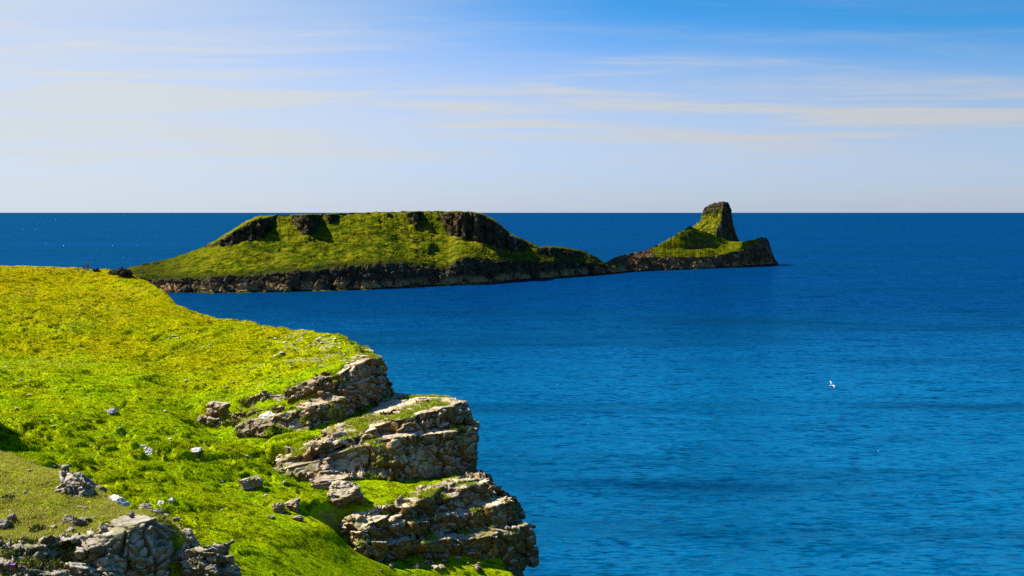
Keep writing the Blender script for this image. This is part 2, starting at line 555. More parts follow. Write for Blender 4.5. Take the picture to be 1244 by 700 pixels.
def sheet_part(name, G, r0, r1, mat, parent, attrs):
    nr, nu, _ = G.shape
    V = G[r0:r1 + 1].reshape(-1, 3)
    F = grid_faces(r1 - r0 + 1, nu, 0, r1 - r0)
    at = {k: a[r0:r1 + 1].ravel() for k, a in attrs.items()}
    return mesh_np(name, V, F, mat, parent, smooth=False, attrs=at)


# ---- the long inner island
us = np.arange(118.0, 748.0, 0.75)
jit = fbm(p2(us * 0.06, us * 0), 4, 3)
jit2 = fbm(p2(us * 0.19, us * 0 + 9), 3, 8)
vw = np.interp(us, [118, 170, 215, 260, 350, 450, 550, 600, 650, 700, 748], [352, 355, 356, 356.5, 355, 352, 347, 344, 340, 336, 332.5])
vc = np.interp(us, [118, 150, 170, 200, 250, 300, 350, 400, 440, 475, 500, 530, 545, 556, 566, 600, 650, 690, 715, 735, 748],
               [333, 334, 337, 340, 338, 335, 331, 328, 323, 320, 323, 328, 326, 315, 314, 318, 319, 319, 320, 323, 326])
vc0 = vc.copy()
vc = vc + jit * 2.2 + jit2 * 1.4
vr = np.interp(us, [118, 150, 162, 175, 200, 240, 265, 285, 300, 315, 350, 400, 450, 500, 545, 572, 585, 600, 612, 622, 640, 655, 670, 690, 705, 722, 735, 748],
               [330, 327.5, 323.5, 321, 316, 304, 290, 277, 268, 262, 260.5, 259.8, 258, 257, 256.5, 257.2, 259.5, 266, 276, 285, 292, 299.5, 298.5, 301, 303.5, 311, 319, 323])
vr = vr + jit2 * 0.7 * sstep(us, 200, 320)
# foot of the crags under the skyline
delta = np.interp(us, [118, 240, 256, 266, 275, 290, 302, 315, 326, 334, 340, 352, 360, 368, 374, 382, 388, 394, 400, 408, 414, 425, 440, 450, 470, 490, 498, 506, 511, 516, 530, 537, 545, 558, 575, 592, 606, 622, 632, 640, 655, 670, 690, 705, 748],
                  [1, 1, 4, 10, 17, 21, 25, 28, 18, 7, 3, 2, 14, 28, 31, 20, 7, 2.5, 13, 8, 2, 1.5, 3.5, 1.5, 1.5, 2, 11, 19, 9, 2, 2, 12, 28, 32, 35, 33, 30, 20, 14, 6, 10, 13, 14, 8, 2])
vg = vr + np.maximum(delta * (1 + 0.10 * jit2 + 0.25 * jit), 1.0)
dw = d_of(vw)
W = np.interp(us, [118, 150, 200, 285, 315, 550, 600, 622, 655, 700, 748], [40, 60, 95, 125, 145, 150, 125, 90, 62, 46, 14])
dc = dw + np.interp(us, [118, 200, 300, 545, 560, 700, 748], [10, 13, 15, 16, 9, 12, 5])
zc_ = np.maximum(z_of(vc, dc), 2.0)
dk0 = np.maximum(dw + W, dc + 5)
zk0 = np.maximum(z_of(vr, dk0), zc_ + 0.4)
tt = np.linspace(0, 1, 120)[:, None]
ds = dc + (dk0 - dc) * tt
zc0 = np.maximum(z_of(vc0, dc), 2.0)
zs = zc0 + (zk0 - zc0) * (0.25 * tt ** 2 + 0.75 * tt)
vs = VH + (EYE - zs) / ds * FOC
ig = np.argmax(vs <= vg[None], axis=0)
ig = np.clip(np.where((vs <= vg[None]).any(0), ig, 119), 12, 118)
cc = np.arange(len(us))
tg = ig / 119.0
dg = ds[ig, cc]; zg = zs[ig, cc]
dk = np.minimum(dg + 6.0, dk0 - 0.2)
dk = np.maximum(dk, dg + 0.3)
under = 0.8 + 2.6 * (1 - sstep(us, 318, 336)) * sstep(us, 240, 262) + 1.2 * sstep(us, 575, 600)
zk = np.maximum(z_of(vr + under, dk), zg + 0.1)
tm = tg * 0.5
dmid = dc + (dk0 - dc) * tm; zmid = zc0 + (zk0 - zc0) * (0.25 * tm ** 2 + 0.75 * tm)
lip = 0.06; dlip = dc + (dk0 - dc) * lip; zlip = zc0 + (zk0 - zc0) * (0.25 * lip ** 2 + 0.75 * lip)
d_r = dk0 + W * 0.4
knots = [(dw - 12, dw * 0 - 5.0), (dw, dw * 0), (dw + 4.5, dw * 0 + 1.0 + jit2), (dw + 7, zc_ * 0.45), (dc, zc_), (dlip, zlip), (dmid, zmid), (dg, zg), (dk, zk),
         (np.maximum(dk0, dk + 0.5), np.maximum(z_of(vr, np.maximum(dk0, dk + 0.5)), zk)), (d_r, np.minimum(zk, zk0) - 0.5 - W * 0.02), (d_r + W * 0.35, zk * 0.35), (d_r + W * 0.5, zk * 0 - 5.0)]
G, mk = column_sheet(us, knots, [4, 3, 4, 12, 5, 28, 30, 16, 8, 6, 6, 4])
nr, nu, _ = G.shape
pts = G.reshape(-1, 3)
N = grid_normals(G).reshape(-1, 3)
row = np.repeat(np.arange(nr), nu).astype(float)
cliffw = sstep(row, mk[1] - 1, mk[2]) * (1 - sstep(row, mk[4] - 1, mk[4] + 3))
cragh = np.tile(np.clip((vg - vr - 2.5) / 9.0, 0, 1), nr)
cragw = sstep(row, mk[7] - 3, mk[7] + 1) * (1 - sstep(row, mk[8] - 2, mk[8])) * cragh
f1, f2, h1, h2 = worley(pts * np.array([0.11, 0.11, 0.16]), 3)
f1b, f2b, h1b, h2b = worley(pts * np.array([0.30, 0.30, 0.45]), 7)
blk = (h1 - 0.5) * 3.2 + (h1b - 0.5) * 1.6 - 1.6 * (1 - sstep(f2 - f1, 0.0, 0.18))
gr = fbm(pts * 0.05, 3, 21) * 2.0 + fbm(pts * 0.16, 4, 23) * 1.3 + fbm(pts * 0.45, 3, 22) * 0.4
slope_w = sstep(row, mk[4], mk[4] + 5) * (1 - sstep(row, mk[8] - 3, mk[8] + 1))
disp = blk * (cliffw + 1.25 * cragw) + gr * slope_w * (1 - cragw)
fade = 1 - sstep(row, mk[8] - 3, mk[8])            # the skyline itself keeps its height
pts = pts + N * (disp * fade)[:, None]
pts[:, 2] += (vnoise(pts * 0.35, 77) * 0.35) * sstep(row, mk[8] - 3, mk[8])
# small outcrops on the turf
for (u0, v0, w0, h0) in ((520, 300, 9, 3.4), (374, 290, 8, 2.5), (505, 277, 6, 3.0), (690, 312, 9, 2.5), (655, 306, 8, 2.6), (470, 262, 7, 2.0)):
    uu = np.tile(us, nr)
    vv = VH + (EYE - pts[:, 2]) / pts[:, 1] * FOC
    e = np.exp(-((uu - u0) / w0) ** 2 - ((vv - v0) / (w0 * 0.45)) ** 2)
    pts[:, 2] += e * h0 * slope_w
G2 = pts.reshape(nr, nu, 3)
scr = sstep(row, mk[4] - 2, mk[4]) * (1 - sstep(row, mk[4] + 4, mk[4] + 14)) + cragw + np.tile(sstep(us, 625, 660) + (1 - sstep(us, 190, 250)), nr) * 0.75
attrs = {'scrub': np.clip(scr, 0, 1).reshape(nr, nu), 'bare': np.clip(cragw * 1.1 * (0.30 + 0.70 * sstep(fbm(pts * 0.12, 3, 71), -0.15, 0.1)) + cliffw * 1.2 * (0.75 + 0.25 * h2), 0, 1).reshape(nr, nu)}
inner = empty('island', tuple(P(440, 352, 900)[:2]) + (0.0,))
tag(inner, 'long flat-topped green island with dark crags and sea cliffs, nearer of the two islands', 'island')
sheet_part('sea_cliff', G2, 0, mk[4], M_ISLE, inner, attrs)
sheet_part('grass_slope', G2, mk[4], mk[7], M_ISLE, inner, attrs)
sheet_part('crag', G2, mk[7], nr - 1, M_ISLE, inner, attrs)

# ---- the outer island: causeway rock, knoll, end block and the tall peak
us = np.arange(722.0, 946.0, 0.5)
jit = fbm(p2(us * 0.10, us * 0 + 31), 4, 13)
jit2 = fbm(p2(us * 0.30, us * 0 + 39), 3, 18)
vw = np.interp(us, [722, 760, 800, 850, 900, 925, 946], [335, 331, 329, 327, 324.5, 323, 321.2])
vc = np.interp(us, [722, 740, 755, 775, 800, 820, 845, 862, 880, 900, 906, 932, 937, 940, 946], [329, 325, 320, 314, 312.5, 313, 314, 313, 309, 305, 303, 303, 308, 314, 321])
vc = vc + jit * 1.2
vr = np.interp(us, [722, 735, 745, 755, 770, 785, 800, 815, 838, 848, 860, 872, 885, 895, 905, 915, 925, 931, 934, 937, 940, 943, 946],
               [324, 319.5, 314, 310, 307, 304, 297, 288.5, 274.6, 279, 283, 287.5, 292.5, 294, 293.5, 291, 288.3, 289, 293, 303, 312, 319.5, 321.3])
vr = vr + jit2 * 0.5
dw = d_of(vw)
W = np.interp(us, [722, 760, 838, 884, 902, 931, 946], [14, 40, 80, 58, 24, 20, 8])
dc = dw + np.interp(us, [722, 770, 820, 905, 932, 946], [6, 22, 16, 8, 7, 3])
zc_ = np.maximum(z_of(vc, dc), 0.5)
dk = np.maximum(dw + W * 0.8, dc + 2)
zk = np.maximum(z_of(vr, dk), zc_ + 0.1)
vm = np.interp(us, [722, 800, 838, 870, 905, 946], [0.5, 0.45, 0.36, 0.40, 0.6, 0.5])
dmid = dc + (dk - dc) * 0.5; zmid = zc_ + (zk - zc_) * vm
knots = [(dw - 12, dw * 0 - 5), (dw, dw * 0), (dw + 3, dw * 0 + 1.2 + jit2), (dc, zc_), (dmid, zmid), (dk, zk), (dk + W * 0.6, zk * 0.8), (dk + W, zk * 0 - 5)]
G, mk = column_sheet(us, knots, [4, 4, 22, 24, 24, 10, 6])
nr, nu, _ = G.shape
pts = G.reshape(-1, 3); N = grid_normals(G).reshape(-1, 3)
row = np.repeat(np.arange(nr), nu).astype(float)
uu = np.tile(us, nr)
cliffw = sstep(row, mk[1] - 1, mk[2]) * (1 - sstep(row, mk[3] - 1, mk[3] + 2))
f1, f2, h1, h2 = worley(pts * np.array([0.14, 0.14, 0.22]), 33)
f1b, f2b, h1b, h2b = worley(pts * np.array([0.35, 0.35, 0.5]), 37)
blk = (h1 - 0.5) * 3.2 + (h1b - 0.5) * 2.0 - 1.2 * (1 - sstep(f2 - f1, 0.0, 0.18))
causeway = 1 - sstep(uu, 770, 800)
slope_w = sstep(row, mk[3], mk[3] + 4) * (1 - sstep(row, mk[5] - 3, mk[5]))
pts = pts + N * (blk * (cliffw * (0.75 - 0.5 * sstep(uu, 928, 934)) + slope_w * causeway * 0.45) + fbm(pts * 0.12, 4, 61) * 0.9 * slope_w)[:, None]
pts[:, 2] += vnoise(pts * 0.4, 78) * 0.4 * sstep(row, mk[5] - 2, mk[5])
# a darker gully and step that crosses the turf below the knoll
vv = VH + (EYE - pts[:, 2]) / pts[:, 1] * FOC
e = np.exp(-((uu - 848) / 16) ** 2 - ((vv - (300 - (uu - 848) * 0.12)) / 2.2) ** 2)
pts[:, 2] -= e * 1.6 * slope_w
G2 = pts.reshape(nr, nu, 3)
bare = np.clip(cliffw * 1.2 + causeway * slope_w + (1 - sstep(uu, 780, 800)), 0, 1)
bare = np.maximum(bare, sstep(uu, 930, 934))
bare = np.maximum(bare, sstep(uu, 899, 904) * (1 - sstep(row, mk[5] - 5, mk[5] - 1)))
vv2 = VH + (EYE - pts[:, 2]) / pts[:, 1] * FOC
cap = (1 - sstep(vv2 - np.tile(vr, nr), 1.5 + np.clip(930 - uu, 0, 40) * 0.22, 3.0 + np.clip(930 - uu, 0, 40) * 0.30)) * sstep(uu, 882, 892) * (1 - sstep(uu, 927, 931))
attrs = {'scrub': (e * 0.8).reshape(nr, nu), 'bare': bare.reshape(nr, nu), 'turf': cap.reshape(nr, nu)}
outer = empty('island', tuple(P(850, 322, 1280)[:2]) + (0.0,))
tag(outer, 'small farther island with a tall leaning rock peak and a brown rocky causeway', 'island')
sheet_part('sea_cliff', G2, 0, mk[3], M_ISLET, outer, attrs)
sheet_part('grass_slope', G2, mk[3], nr - 1, M_ISLET, outer, attrs)


def voxel_remesh(verts, faces, size):
    me = bpy.data.meshes.new('tmp')
    me.from_pydata([tuple(v) for v in verts], [], [tuple(f) for f in faces])
    me.update()
    bm = bmesh.new(); bm.from_mesh(me)
    bmesh.ops.recalc_face_normals(bm, faces=bm.faces); bm.to_mesh(me); bm.free()
    o = bpy.data.objects.new('tmp', me); COL.objects.link(o)
    md = o.modifiers.new('r', 'REMESH'); md.mode = 'VOXEL'; md.voxel_size = size; md.adaptivity = 0.0
    dg = bpy.context.evaluated_depsgraph_get()
    ev = o.evaluated_get(dg); em = ev.to_mesh()
    nv = len(em.vertices)
    V = np.empty(nv * 3, np.float32); em.vertices.foreach_get('co', V)
    Nn = np.empty(nv * 3, np.float32); em.vertices.foreach_get('normal', Nn)
    F = np.array([tuple(p.vertices) for p in em.polygons if len(p.vertices) == 4], np.int32)
    ev.to_mesh_clear()
    bpy.data.objects.remove(o); bpy.data.meshes.remove(me)
    return V.reshape(-1, 3).astype(float), Nn.reshape(-1, 3).astype(float), F


class Chunks:
    """closed convex chunks collected for one rock"""
    def __init__(self):
        self.v = []; self.f = []

    def hexa(self, c):
        """c: 8 corners, bottom 0-3 ring, top 4-7 ring"""
        b = len(self.v)
        self.v += [tuple(x) for x in c]
        for q in ((0, 3, 2, 1), (4, 5, 6, 7), (0, 1, 5, 4), (1, 2, 6, 5), (2, 3, 7, 6), (3, 0, 4, 7)):
            self.f.append(tuple(b + i for i in q))

    def prism(self, top, bot):
        """two rings of the same count"""
        b = len(self.v); n = len(top)
        self.v += [tuple(x) for x in bot] + [tuple(x) for x in top]
        self.f.append(tuple(b + i for i in reversed(range(n))))
        self.f.append(tuple(b + n + i for i in range(n)))
        for i in range(n):
            j = (i + 1) % n
            self.f.append((b + i, b + j, b + n + j, b + n + i))


# the peak
pk = Chunks()
db = 1330.0
def PK(u, v, dd=0.0): return P(u, v, db + dd)
base_f = [PK(818, 300, 10), PK(850, 304, -12), PK(872, 305, -34), PK(898, 300, 0), PK(900, 300, 40), PK(842, 300, 40)]
mid_f = [PK(840, 275.5, 14), PK(855, 278, -4), PK(870, 283, -24), PK(895.5, 291, 3), PK(894, 284, 34), PK(849, 276, 30)]
up_f = [PK(850.5, 267, 15), PK(862, 267, 0), PK(876.5, 268, -16), PK(890.5, 271, 5), PK(889, 270, 26), PK(852, 268, 26)]
up2 = [PK(853, 258.5, 15), PK(862, 257.5, 3), PK(877, 257, -9), PK(888.3, 258, 6), PK(887, 258, 22), PK(853.5, 259, 22)]
top_f = [PK(856.0, 252, 13), PK(864, 249.5, 7), PK(879, 246.8, 0), PK(886.2, 248.6, 7), PK(885, 248.2, 18), PK(857, 251.5, 18)]
tip_f = [PK(866, 247.8, 10), PK(871, 246.0, 8), PK(879, 244.2, 6), PK(884, 245.6, 8), PK(883.5, 245.2, 15), PK(867, 247.4, 15)]
for a, b in ((base_f, mid_f), (mid_f, up_f), (up_f, up2), (up2, top_f), (top_f, tip_f)):
    pk.prism(b, a)
V, Nn, F = voxel_remesh(pk.v, pk.f, 0.55)
f1, f2, h1, h2 = worley(V * np.array([0.16, 0.16, 0.22]), 53)
f1b, f2b, h1b, h2b = worley(V * np.array([0.45, 0.45, 0.6]), 57)
V = V + Nn * ((h1 - 0.5) * 1.0 + (h1b - 0.5) * 0.6 - 0.5 * (1 - sstep(f2 - f1, 0, 0.15)) + fbm(V * 0.15, 3, 5) * 0.9)[:, None]
vv = VH + (EYE - V[:, 2]) / V[:, 1] * FOC
uu = UC + V[:, 0] / V[:, 1] * FOC
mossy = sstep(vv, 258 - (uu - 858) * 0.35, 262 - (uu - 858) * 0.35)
ridge = np.interp(vv, [244, 257, 268, 283, 300], [881, 877, 876, 870, 866])  # keeps turf to the sunlit side, so the colour deepens the shaded one
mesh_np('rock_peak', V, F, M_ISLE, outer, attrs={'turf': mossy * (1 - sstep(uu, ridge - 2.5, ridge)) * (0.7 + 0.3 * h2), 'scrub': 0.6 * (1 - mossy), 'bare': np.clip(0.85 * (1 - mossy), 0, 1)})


# ------------------------------------------------------------------ headland: control points of the ground
CP = []
def cp(*pts):
    for (u, v, d) in pts:
        CP.append(P(u, v, d))
def cpw(*pts):
    for p in pts:
        CP.append(np.array(p, float))

# rim
cp((-160, 318, 118), (-60, 320, 116), (0, 324, 115), (60, 324.5, 115), (100, 326.5, 115), (150, 332, 113), (185, 349, 108), (215, 371, 102), (260, 388, 98), (330, 400, 94), (375, 402, 91), (410, 407, 88), (435, 418, 85), (452, 430, 82.5))
# slope of the turf
cp((-160, 380, 98), (0, 370, 101), (80, 372, 100), (150, 380, 98), (230, 405, 93), (330, 425, 88), (400, 432, 83),
   (-160, 450, 82), (0, 430, 86), (100, 430, 87), (200, 440, 85), (300, 448, 83), (370, 446, 80),
   (-160, 520, 68), (0, 490, 74), (90, 490, 75), (170, 490, 76), (230, 500, 76.5), (0, 528, 68), (80, 545, 65), (160, 550, 66), (250, 545, 69), (310, 548, 70),
   (110, 590, 59), (200, 590, 60), (290, 600, 61.5), (180, 640, 54.5), (260, 650, 54.5), (330, 650, 56), (300, 690, 51.5), (400, 692, 55.5), (480, 706, 59.5), (540, 706, 61.2), (600, 708, 61.8), (640, 712, 62),
   (400, 720, 53), (520, 740, 58.0), (620, 740, 59), (420, 662, 59.2), (455, 690, 58.6), (430, 700, 56.8))
# grass shelf between the two bands of the top ledge
cp((372, 488, 74.6), (330, 497, 74.6), (300, 516, 73.5))
# ground below top ledge, above second
cp((400, 525, 71.5), (330, 545, 70.0), (270, 535, 71.2), (300, 575, 65.5), (360, 540, 70.2))
# shelf between second ledge and third
cp((500, 592, 67.0), (540, 583, 68.3), (450, 600, 65.2), (420, 606, 64.0), (470, 606, 64.6), (350, 610, 61.5), (400, 640, 59.5))
# ground left of the frame, with an unseen knoll shaped to shade the hollow
cp((-700, 316, 122), (-420, 317, 120), (-700, 400, 92), (-420, 390, 95), (-700, 470, 74), (-420, 470, 74), (-420, 540, 60), (-700, 540, 60), (-420, 520, 34), (-700, 520, 34), (-420, 620, 27), (-420, 720, 22), (-700, 700, 22))
cpw((-25.3, 63, 44.1), (-26.6, 66, 44.2), (-27.0, 59.5, 43.8), (-30, 63, 43.3), (-31, 67, 43.2), (-24.3, 63, 39.7), (-24.5, 66, 39.8), (-24.3, 60, 39.7), (-24.8, 57, 39.6), (-24.6, 69, 39.8), (-26.5, 71, 39.9), (-31, 72, 40.2), (-35, 70, 41.2), (-35.5, 63, 41.2), (-33, 57.5, 40.8), (-27.5, 56, 40))
# the near hillock
cp((-150, 520, 32), (-60, 535, 32), (0, 549, 32), (40, 562, 30.6), (92, 572, 29.8), (118, 592, 29.3), (150, 616, 28.2), (190, 621, 27.7), (212, 630, 27.3),
   (0, 600, 28.2), (60, 612, 27.8), (100, 618, 28), (0, 650, 25.7), (60, 652, 26.0), (100, 645, 26.4), (140, 640, 26.8), (175, 630, 27.2), (0, 740, 23.0), (60, 750, 23.2),
   (-150, 600, 27), (-150, 690, 23), (0, 760, 21.5), (110, 770, 22), (215, 745, 24.2), (240, 680, 26.8), (262, 686, 26.4), (285, 706, 25.4), (320, 760, 24.5), (250, 740, 24.6))
# behind the hillock the ground drops into the hollow
cp((-150, 640, 40), (0, 640, 38), (60, 640, 38), (120, 650, 36), (170, 670, 34.5), (215, 700, 33), (260, 720, 31.5), (300, 760, 31), (0, 590, 48), (80, 620, 48), (150, 650, 46), (220, 690, 43), (330, 740, 40))
# ground near the camera and to its right, all below the frame
cpw((0, 0, 48.2), (-3, 0, 48.2), (3, 0, 48.0), (0, 8, 46.3), (-4, 8, 46.6), (-8, 14, 45.2), (-3, 14, 44.6), (2, 12, 44.2), (-5, 20, 43.0), (0, 22, 41.6), (4, 20, 39.5), (-3, 32, 39.4), (1, 34, 38.4), (-2, 42, 37.6), (2, 44, 36.2), (5, 40, 32), (6, 30, 33), (8, 20, 33), (6, 10, 38), (5, 0, 44))
# ---- rock ledges: face polylines (top, base), from the seaward back round to the inland end
L1_T = [P(440, 421, 90), P(455, 432, 84), P(459, 434, 80.6), P(432, 444, 77.8), P(414, 456, 76.2), P(382, 459, 75.8), P(350, 476, 75.6), P(312, 480, 75.8), P(285, 488, 76), P(258, 492, 77)]
L1_B = [P(466, 486, 90), P(473, 482, 84), P(477, 479, 80.2), P(446, 493, 77.0), P(416, 505, 74.9), P(397, 489, 75.0), P(352, 506, 74.4), P(312, 512, 74.4), P(285, 517, 74.8), P(252, 520, 75.4)]
L1b_T = [P(428, 478, 76.2), P(413, 481, 75.0), P(392, 489, 74.1), P(368, 496, 73.7), P(342, 507, 73.3), P(325, 505, 73.4), P(290, 515, 73.4)]
L1b_B = [P(430, 503, 75.2), P(415, 510, 74.0), P(390, 523, 72.3), P(360, 526, 72.0), P(330, 531, 71.6), P(315, 529, 72.0), P(286, 527, 72.5)]
L2_T = [P(515, 481, 83), P(548, 484, 77.5), P(560, 489, 73.6), P(524, 498, 72.4), P(482, 508, 71.4), P(446, 521, 70.4), P(414, 533, 69.6), P(376, 549, 68.7), P(334, 562, 68.4)]
L2_M = [P(535, 500, 83), P(570, 505, 77.5), P(579, 515, 73.2), P(526, 521, 71.6), P(482, 527, 70.6), P(446, 537, 69.8), P(414, 545, 69.0), P(376, 560, 68.2), P(334, 568, 68.0)]
L2_N = [P(545, 503, 83), P(576, 508, 77.5), P(584, 520, 72.6), P(526, 527, 70.6), P(482, 531, 69.8), P(446, 540, 69.2), P(414, 548, 68.7), P(376, 562, 68.0), P(334, 570, 67.9)]
L2_B = [P(550, 560, 82), P(570, 568, 76), P(578, 578, 71.2), P(530, 582, 69.6), P(482, 585, 68.5), P(446, 583, 68.0), P(414, 582, 67.5), P(376, 590, 66.9), P(330, 577, 67.6)]
L3_T = [P(565, 572, 75), P(590, 580, 71), P(578, 580, 68.8), P(545, 587, 67.0), P(520, 600, 65.4), P(482, 616, 63.7), P(434, 633, 62.2)]
L3_M = [P(590, 598, 75), P(614, 603, 69.5), P(607, 606, 67.4), P(560, 622, 65.6), P(522, 630, 64.4), P(482, 640, 62.7), P(432, 645, 61.5)]
L3_M2 = [P(610, 620, 74), P(648, 634, 68), P(638, 640, 65.8), P(575, 650, 64.3), P(530, 652, 63.5), P(482, 662, 61.7), P(434, 660, 60.9)]
L3_B = [P(616, 690, 73), P(654, 680, 67), P(650, 700, 64.0), P(590, 686, 63.3), P(540, 680, 62.8), P(482, 690, 60.9), P(438, 674, 60.2)]

N_T = [P(248, 688, 27.6), P(238, 662, 27.2), P(217, 632, 27.0), P(198, 628, 26.7), P(182, 630, 26.4), P(166, 636, 26.2), P(148, 644, 26.0), P(128, 652, 25.8)]
R_T = [P(150, 662, 26.0), P(132, 655, 25.9), P(108, 657, 25.8), P(82, 655, 25.8), P(54, 660, 25.6), P(24, 664, 25.4), P(-20, 660, 25.4)]
R_B = [P(152, 735, 25.0), P(132, 735, 24.7), P(108, 735, 24.5), P(82, 730, 24.4), P(54, 720, 24.2), P(24, 712, 24.1), P(-20, 712, 24.0)]
N_B = [P(262, 745, 27.2), P(252, 750, 26.5), P(230, 752, 25.8), P(205, 752, 25.5), P(180, 748, 25.3), P(160, 745, 25.1), P(140, 740, 25.0), P(118, 730, 24.9)]


def outward(i, T, B):
    """horizontal unit vector that leaves the rock at polyline point i (sea on the left hand while going inland)"""
    a = T[max(0, i - 1)]; b = T[min(len(T) - 1, i + 1)]
    t = (b - a)[:2]; t = t / (np.linalg.norm(t) + 1e-9)
    n = np.array([-t[1], t[0]])      # left normal
    return np.array([n[0], n[1], 0.0])


def resample(poly, n):
    poly = np.array(poly); seg = np.r_[0, np.cumsum(np.linalg.norm(np.diff(poly, axis=0), axis=1))]
    s = np.linspace(0, seg[-1], n)
    return np.stack([np.interp(s, seg, poly[:, k]) for k in range(3)], 1)


def pair(T, B, first, inn, out, tz_, bz_, n=14):
    Tr, Br = resample(T, n), resample(B, n)
    for i in range(first, n):
        o = outward(i, Tr, Br)
        CP.append(Tr[i] - o * inn + np.array([0, 0, tz_]))
        CP.append(Br[i] - o * 0.10 + np.array([0, 0, bz_]))
        CP.append(Br[i] + o * out + np.array([0, 0, bz_ + 0.02]))
pair(L1_T, L1_B, 4, 0.6, 0.45, 0.02, -0.30)
pair(L1b_T, L1b_B, 1, 0.9, 0.4, -0.05, -0.05)
pair(L2_T, L2_B, 4, 1.3, 0.5, -0.55, -0.05)
pair(L3_T, L3_B, 4, 0.55, 0.5, 0.03, -0.10)
pair(L3_M, L3_M2, 3, 1.2, -1.2, -0.8, -0.8)
pair(N_T, N_B, 0, 0.45, 0.4, 0.0, 0.0, 12)
pair(R_T, R_B, 0, 0.42, 0.3, 0.0, 0.0, 9)

# plan of the headland's seaward edge; outside it the ground falls away to the sea
EDGE = [P(u, v, d)[:2] for (u, v, d) in ((-400, 316, 121), (-160, 318, 119), (-60, 320, 117), (0, 324, 116), (60, 324.5, 116), (100, 326.5, 116), (150, 332, 114), (185, 349, 109), (215, 371, 103), (260, 388, 99), (330, 400, 95), (375, 402, 92), (410, 407, 88.5), (434, 418, 85.5), (448, 430, 82.5),
        (452, 440, 81), (466, 480, 81), (500, 480, 81.5), (530, 485, 78), (548, 490, 75), (556, 500, 72.8), (560, 560, 71.6), (566, 575, 70), (580, 590, 67.0), (594, 610, 66), (608, 640, 64.5), (618, 670, 63.8), (624, 700, 63), (634, 730, 59))]
EDGE += [np.array(q, float) for q in ((2.2, 46), (4.0, 36), (6.0, 22), (8.0, 8), (10, -12))]
EDGE = np.array(EDGE)
RING = np.concatenate([EDGE, np.array([(-300, -12), (-300, 121)], float)], 0)


def edge_drop(x, y):
    """metres outside the seaward edge (0 inside)"""
    d = np.full(len(x), 1e9)
    for a, b in zip(EDGE[:-1], EDGE[1:]):
        ab = b - a
        t = np.clip(((x - a[0]) * ab[0] + (y - a[1]) * ab[1]) / (ab @ ab), 0, 1)
        d = np.minimum(d, np.hypot(x - a[0] - t * ab[0], y - a[1] - t * ab[1]))
    ins = np.zeros(len(x), bool)
    for a, b in zip(RING, np.roll(RING, -1, 0)):
        c = ((a[1] > y) != (b[1] > y)) & (x < (b[0] - a[0]) * (y - a[1]) / (b[1] - a[1] + 1e-12) + a[0])
        ins ^= c
    return np.where(ins, 0.0, d)


CPa = np.array(CP)
keep = []
for i in range(len(CPa)):
    if all(np.hypot(*(CPa[i, :2] - CPa[j, :2])) > (0.30 if CPa[i, 1] > 40 else 0.16) for j in keep):
        keep.append(i)
CPa = CPa[keep]
# carry the ground level outwards past the edge so that the triangulation covers it
extra = []
for q in EDGE[1::2]:
    j = int(np.argmin(np.hypot(CPa[:, 0] - q[0], CPa[:, 1] - q[1])))
    for w in (9.0, 60.0):
        i = int(np.argmin(np.hypot(EDGE[:, 0] - q[0], EDGE[:, 1] - q[1])))
        t = EDGE[min(i + 1, len(EDGE) - 1)] - EDGE[max(i - 1, 0)]; t = t / np.linalg.norm(t)
        extra.append((q[0] - t[1] * w * -1, q[1] + t[0] * w * 1, CPa[j, 2]) if (t[0] * 0 - t[1]) * 0 > 1 else (q[0] - t[1] * w, q[1] + t[0] * w, CPa[j, 2]))
for q in ((-300, -20, 48), (-300, 60, 46), (-300, 300, 46), (200, 300, 30), (200, -20, 40), (0, -20, 50)):
    extra.append(q)
CPa = np.concatenate([CPa, np.array(extra, float)], 0)
from mathutils.geometry import delaunay_2d_cdt
_v, _e, _f, _ov, _, _ = delaunay_2d_cdt([Vector((float(p[0]), float(p[1]))) for p in CPa], [], [], 0, 1e-4)
TRI_Z = np.array([CPa[o[0], 2] if o else 40.0 for o in _ov]); TRI_V = np.array([(p.x, p.y) for p in _v]); TRI_F = [tuple(f) for f in _f]


def ground_smooth(x, y):
    out = np.full(len(x), 40.0)
    order = np.argsort(y); ys = y[order]; xs = x[order]; res = np.full(len(x), 40.0)
    for f in TRI_F:
        a, b, c = TRI_V[f[0]], TRI_V[f[1]], TRI_V[f[2]]
        lo, hi = min(a[1], b[1], c[1]), max(a[1], b[1], c[1])
        i0, i1 = np.searchsorted(ys, lo), np.searchsorted(ys, hi, side='right')
        if i1 <= i0: continue
        px, py = xs[i0:i1], ys[i0:i1]
        den = (b[1] - c[1]) * (a[0] - c[0]) + (c[0] - b[0]) * (a[1] - c[1])
        if abs(den) < 1e-9: continue
        w0 = ((b[1] - c[1]) * (px - c[0]) + (c[0] - b[0]) * (py - c[1])) / den
        w1 = ((c[1] - a[1]) * (px - c[0]) + (a[0] - c[0]) * (py - c[1])) / den
        w2 = 1 - w0 - w1
        m = (w0 > -1e-6) & (w1 > -1e-6) & (w2 > -1e-6)
        res[i0:i1][m] = (w0 * TRI_Z[f[0]] + w1 * TRI_Z[f[1]] + w2 * TRI_Z[f[2]])[m]
    out[order] = res
    return out


gu = np.arange(-640.0, 840.0, 1.7)
gd = [2.0]
while gd[-1] < 172:
    dd = gd[-1]
    gd.append(dd * (1.02 if dd < 18 else 1.0042 if dd < 34 else 1.008 if dd < 48 else 1.0021 if dd < 118 else 1.02))
gd = np.array(gd)
GU, GD = np.meshgrid(gu, gd)
GX = (GU - UC) / FOC * GD
nr, nu = GX.shape
gz = ground_smooth(GX.ravel(), GD.ravel()).reshape(nr, nu)
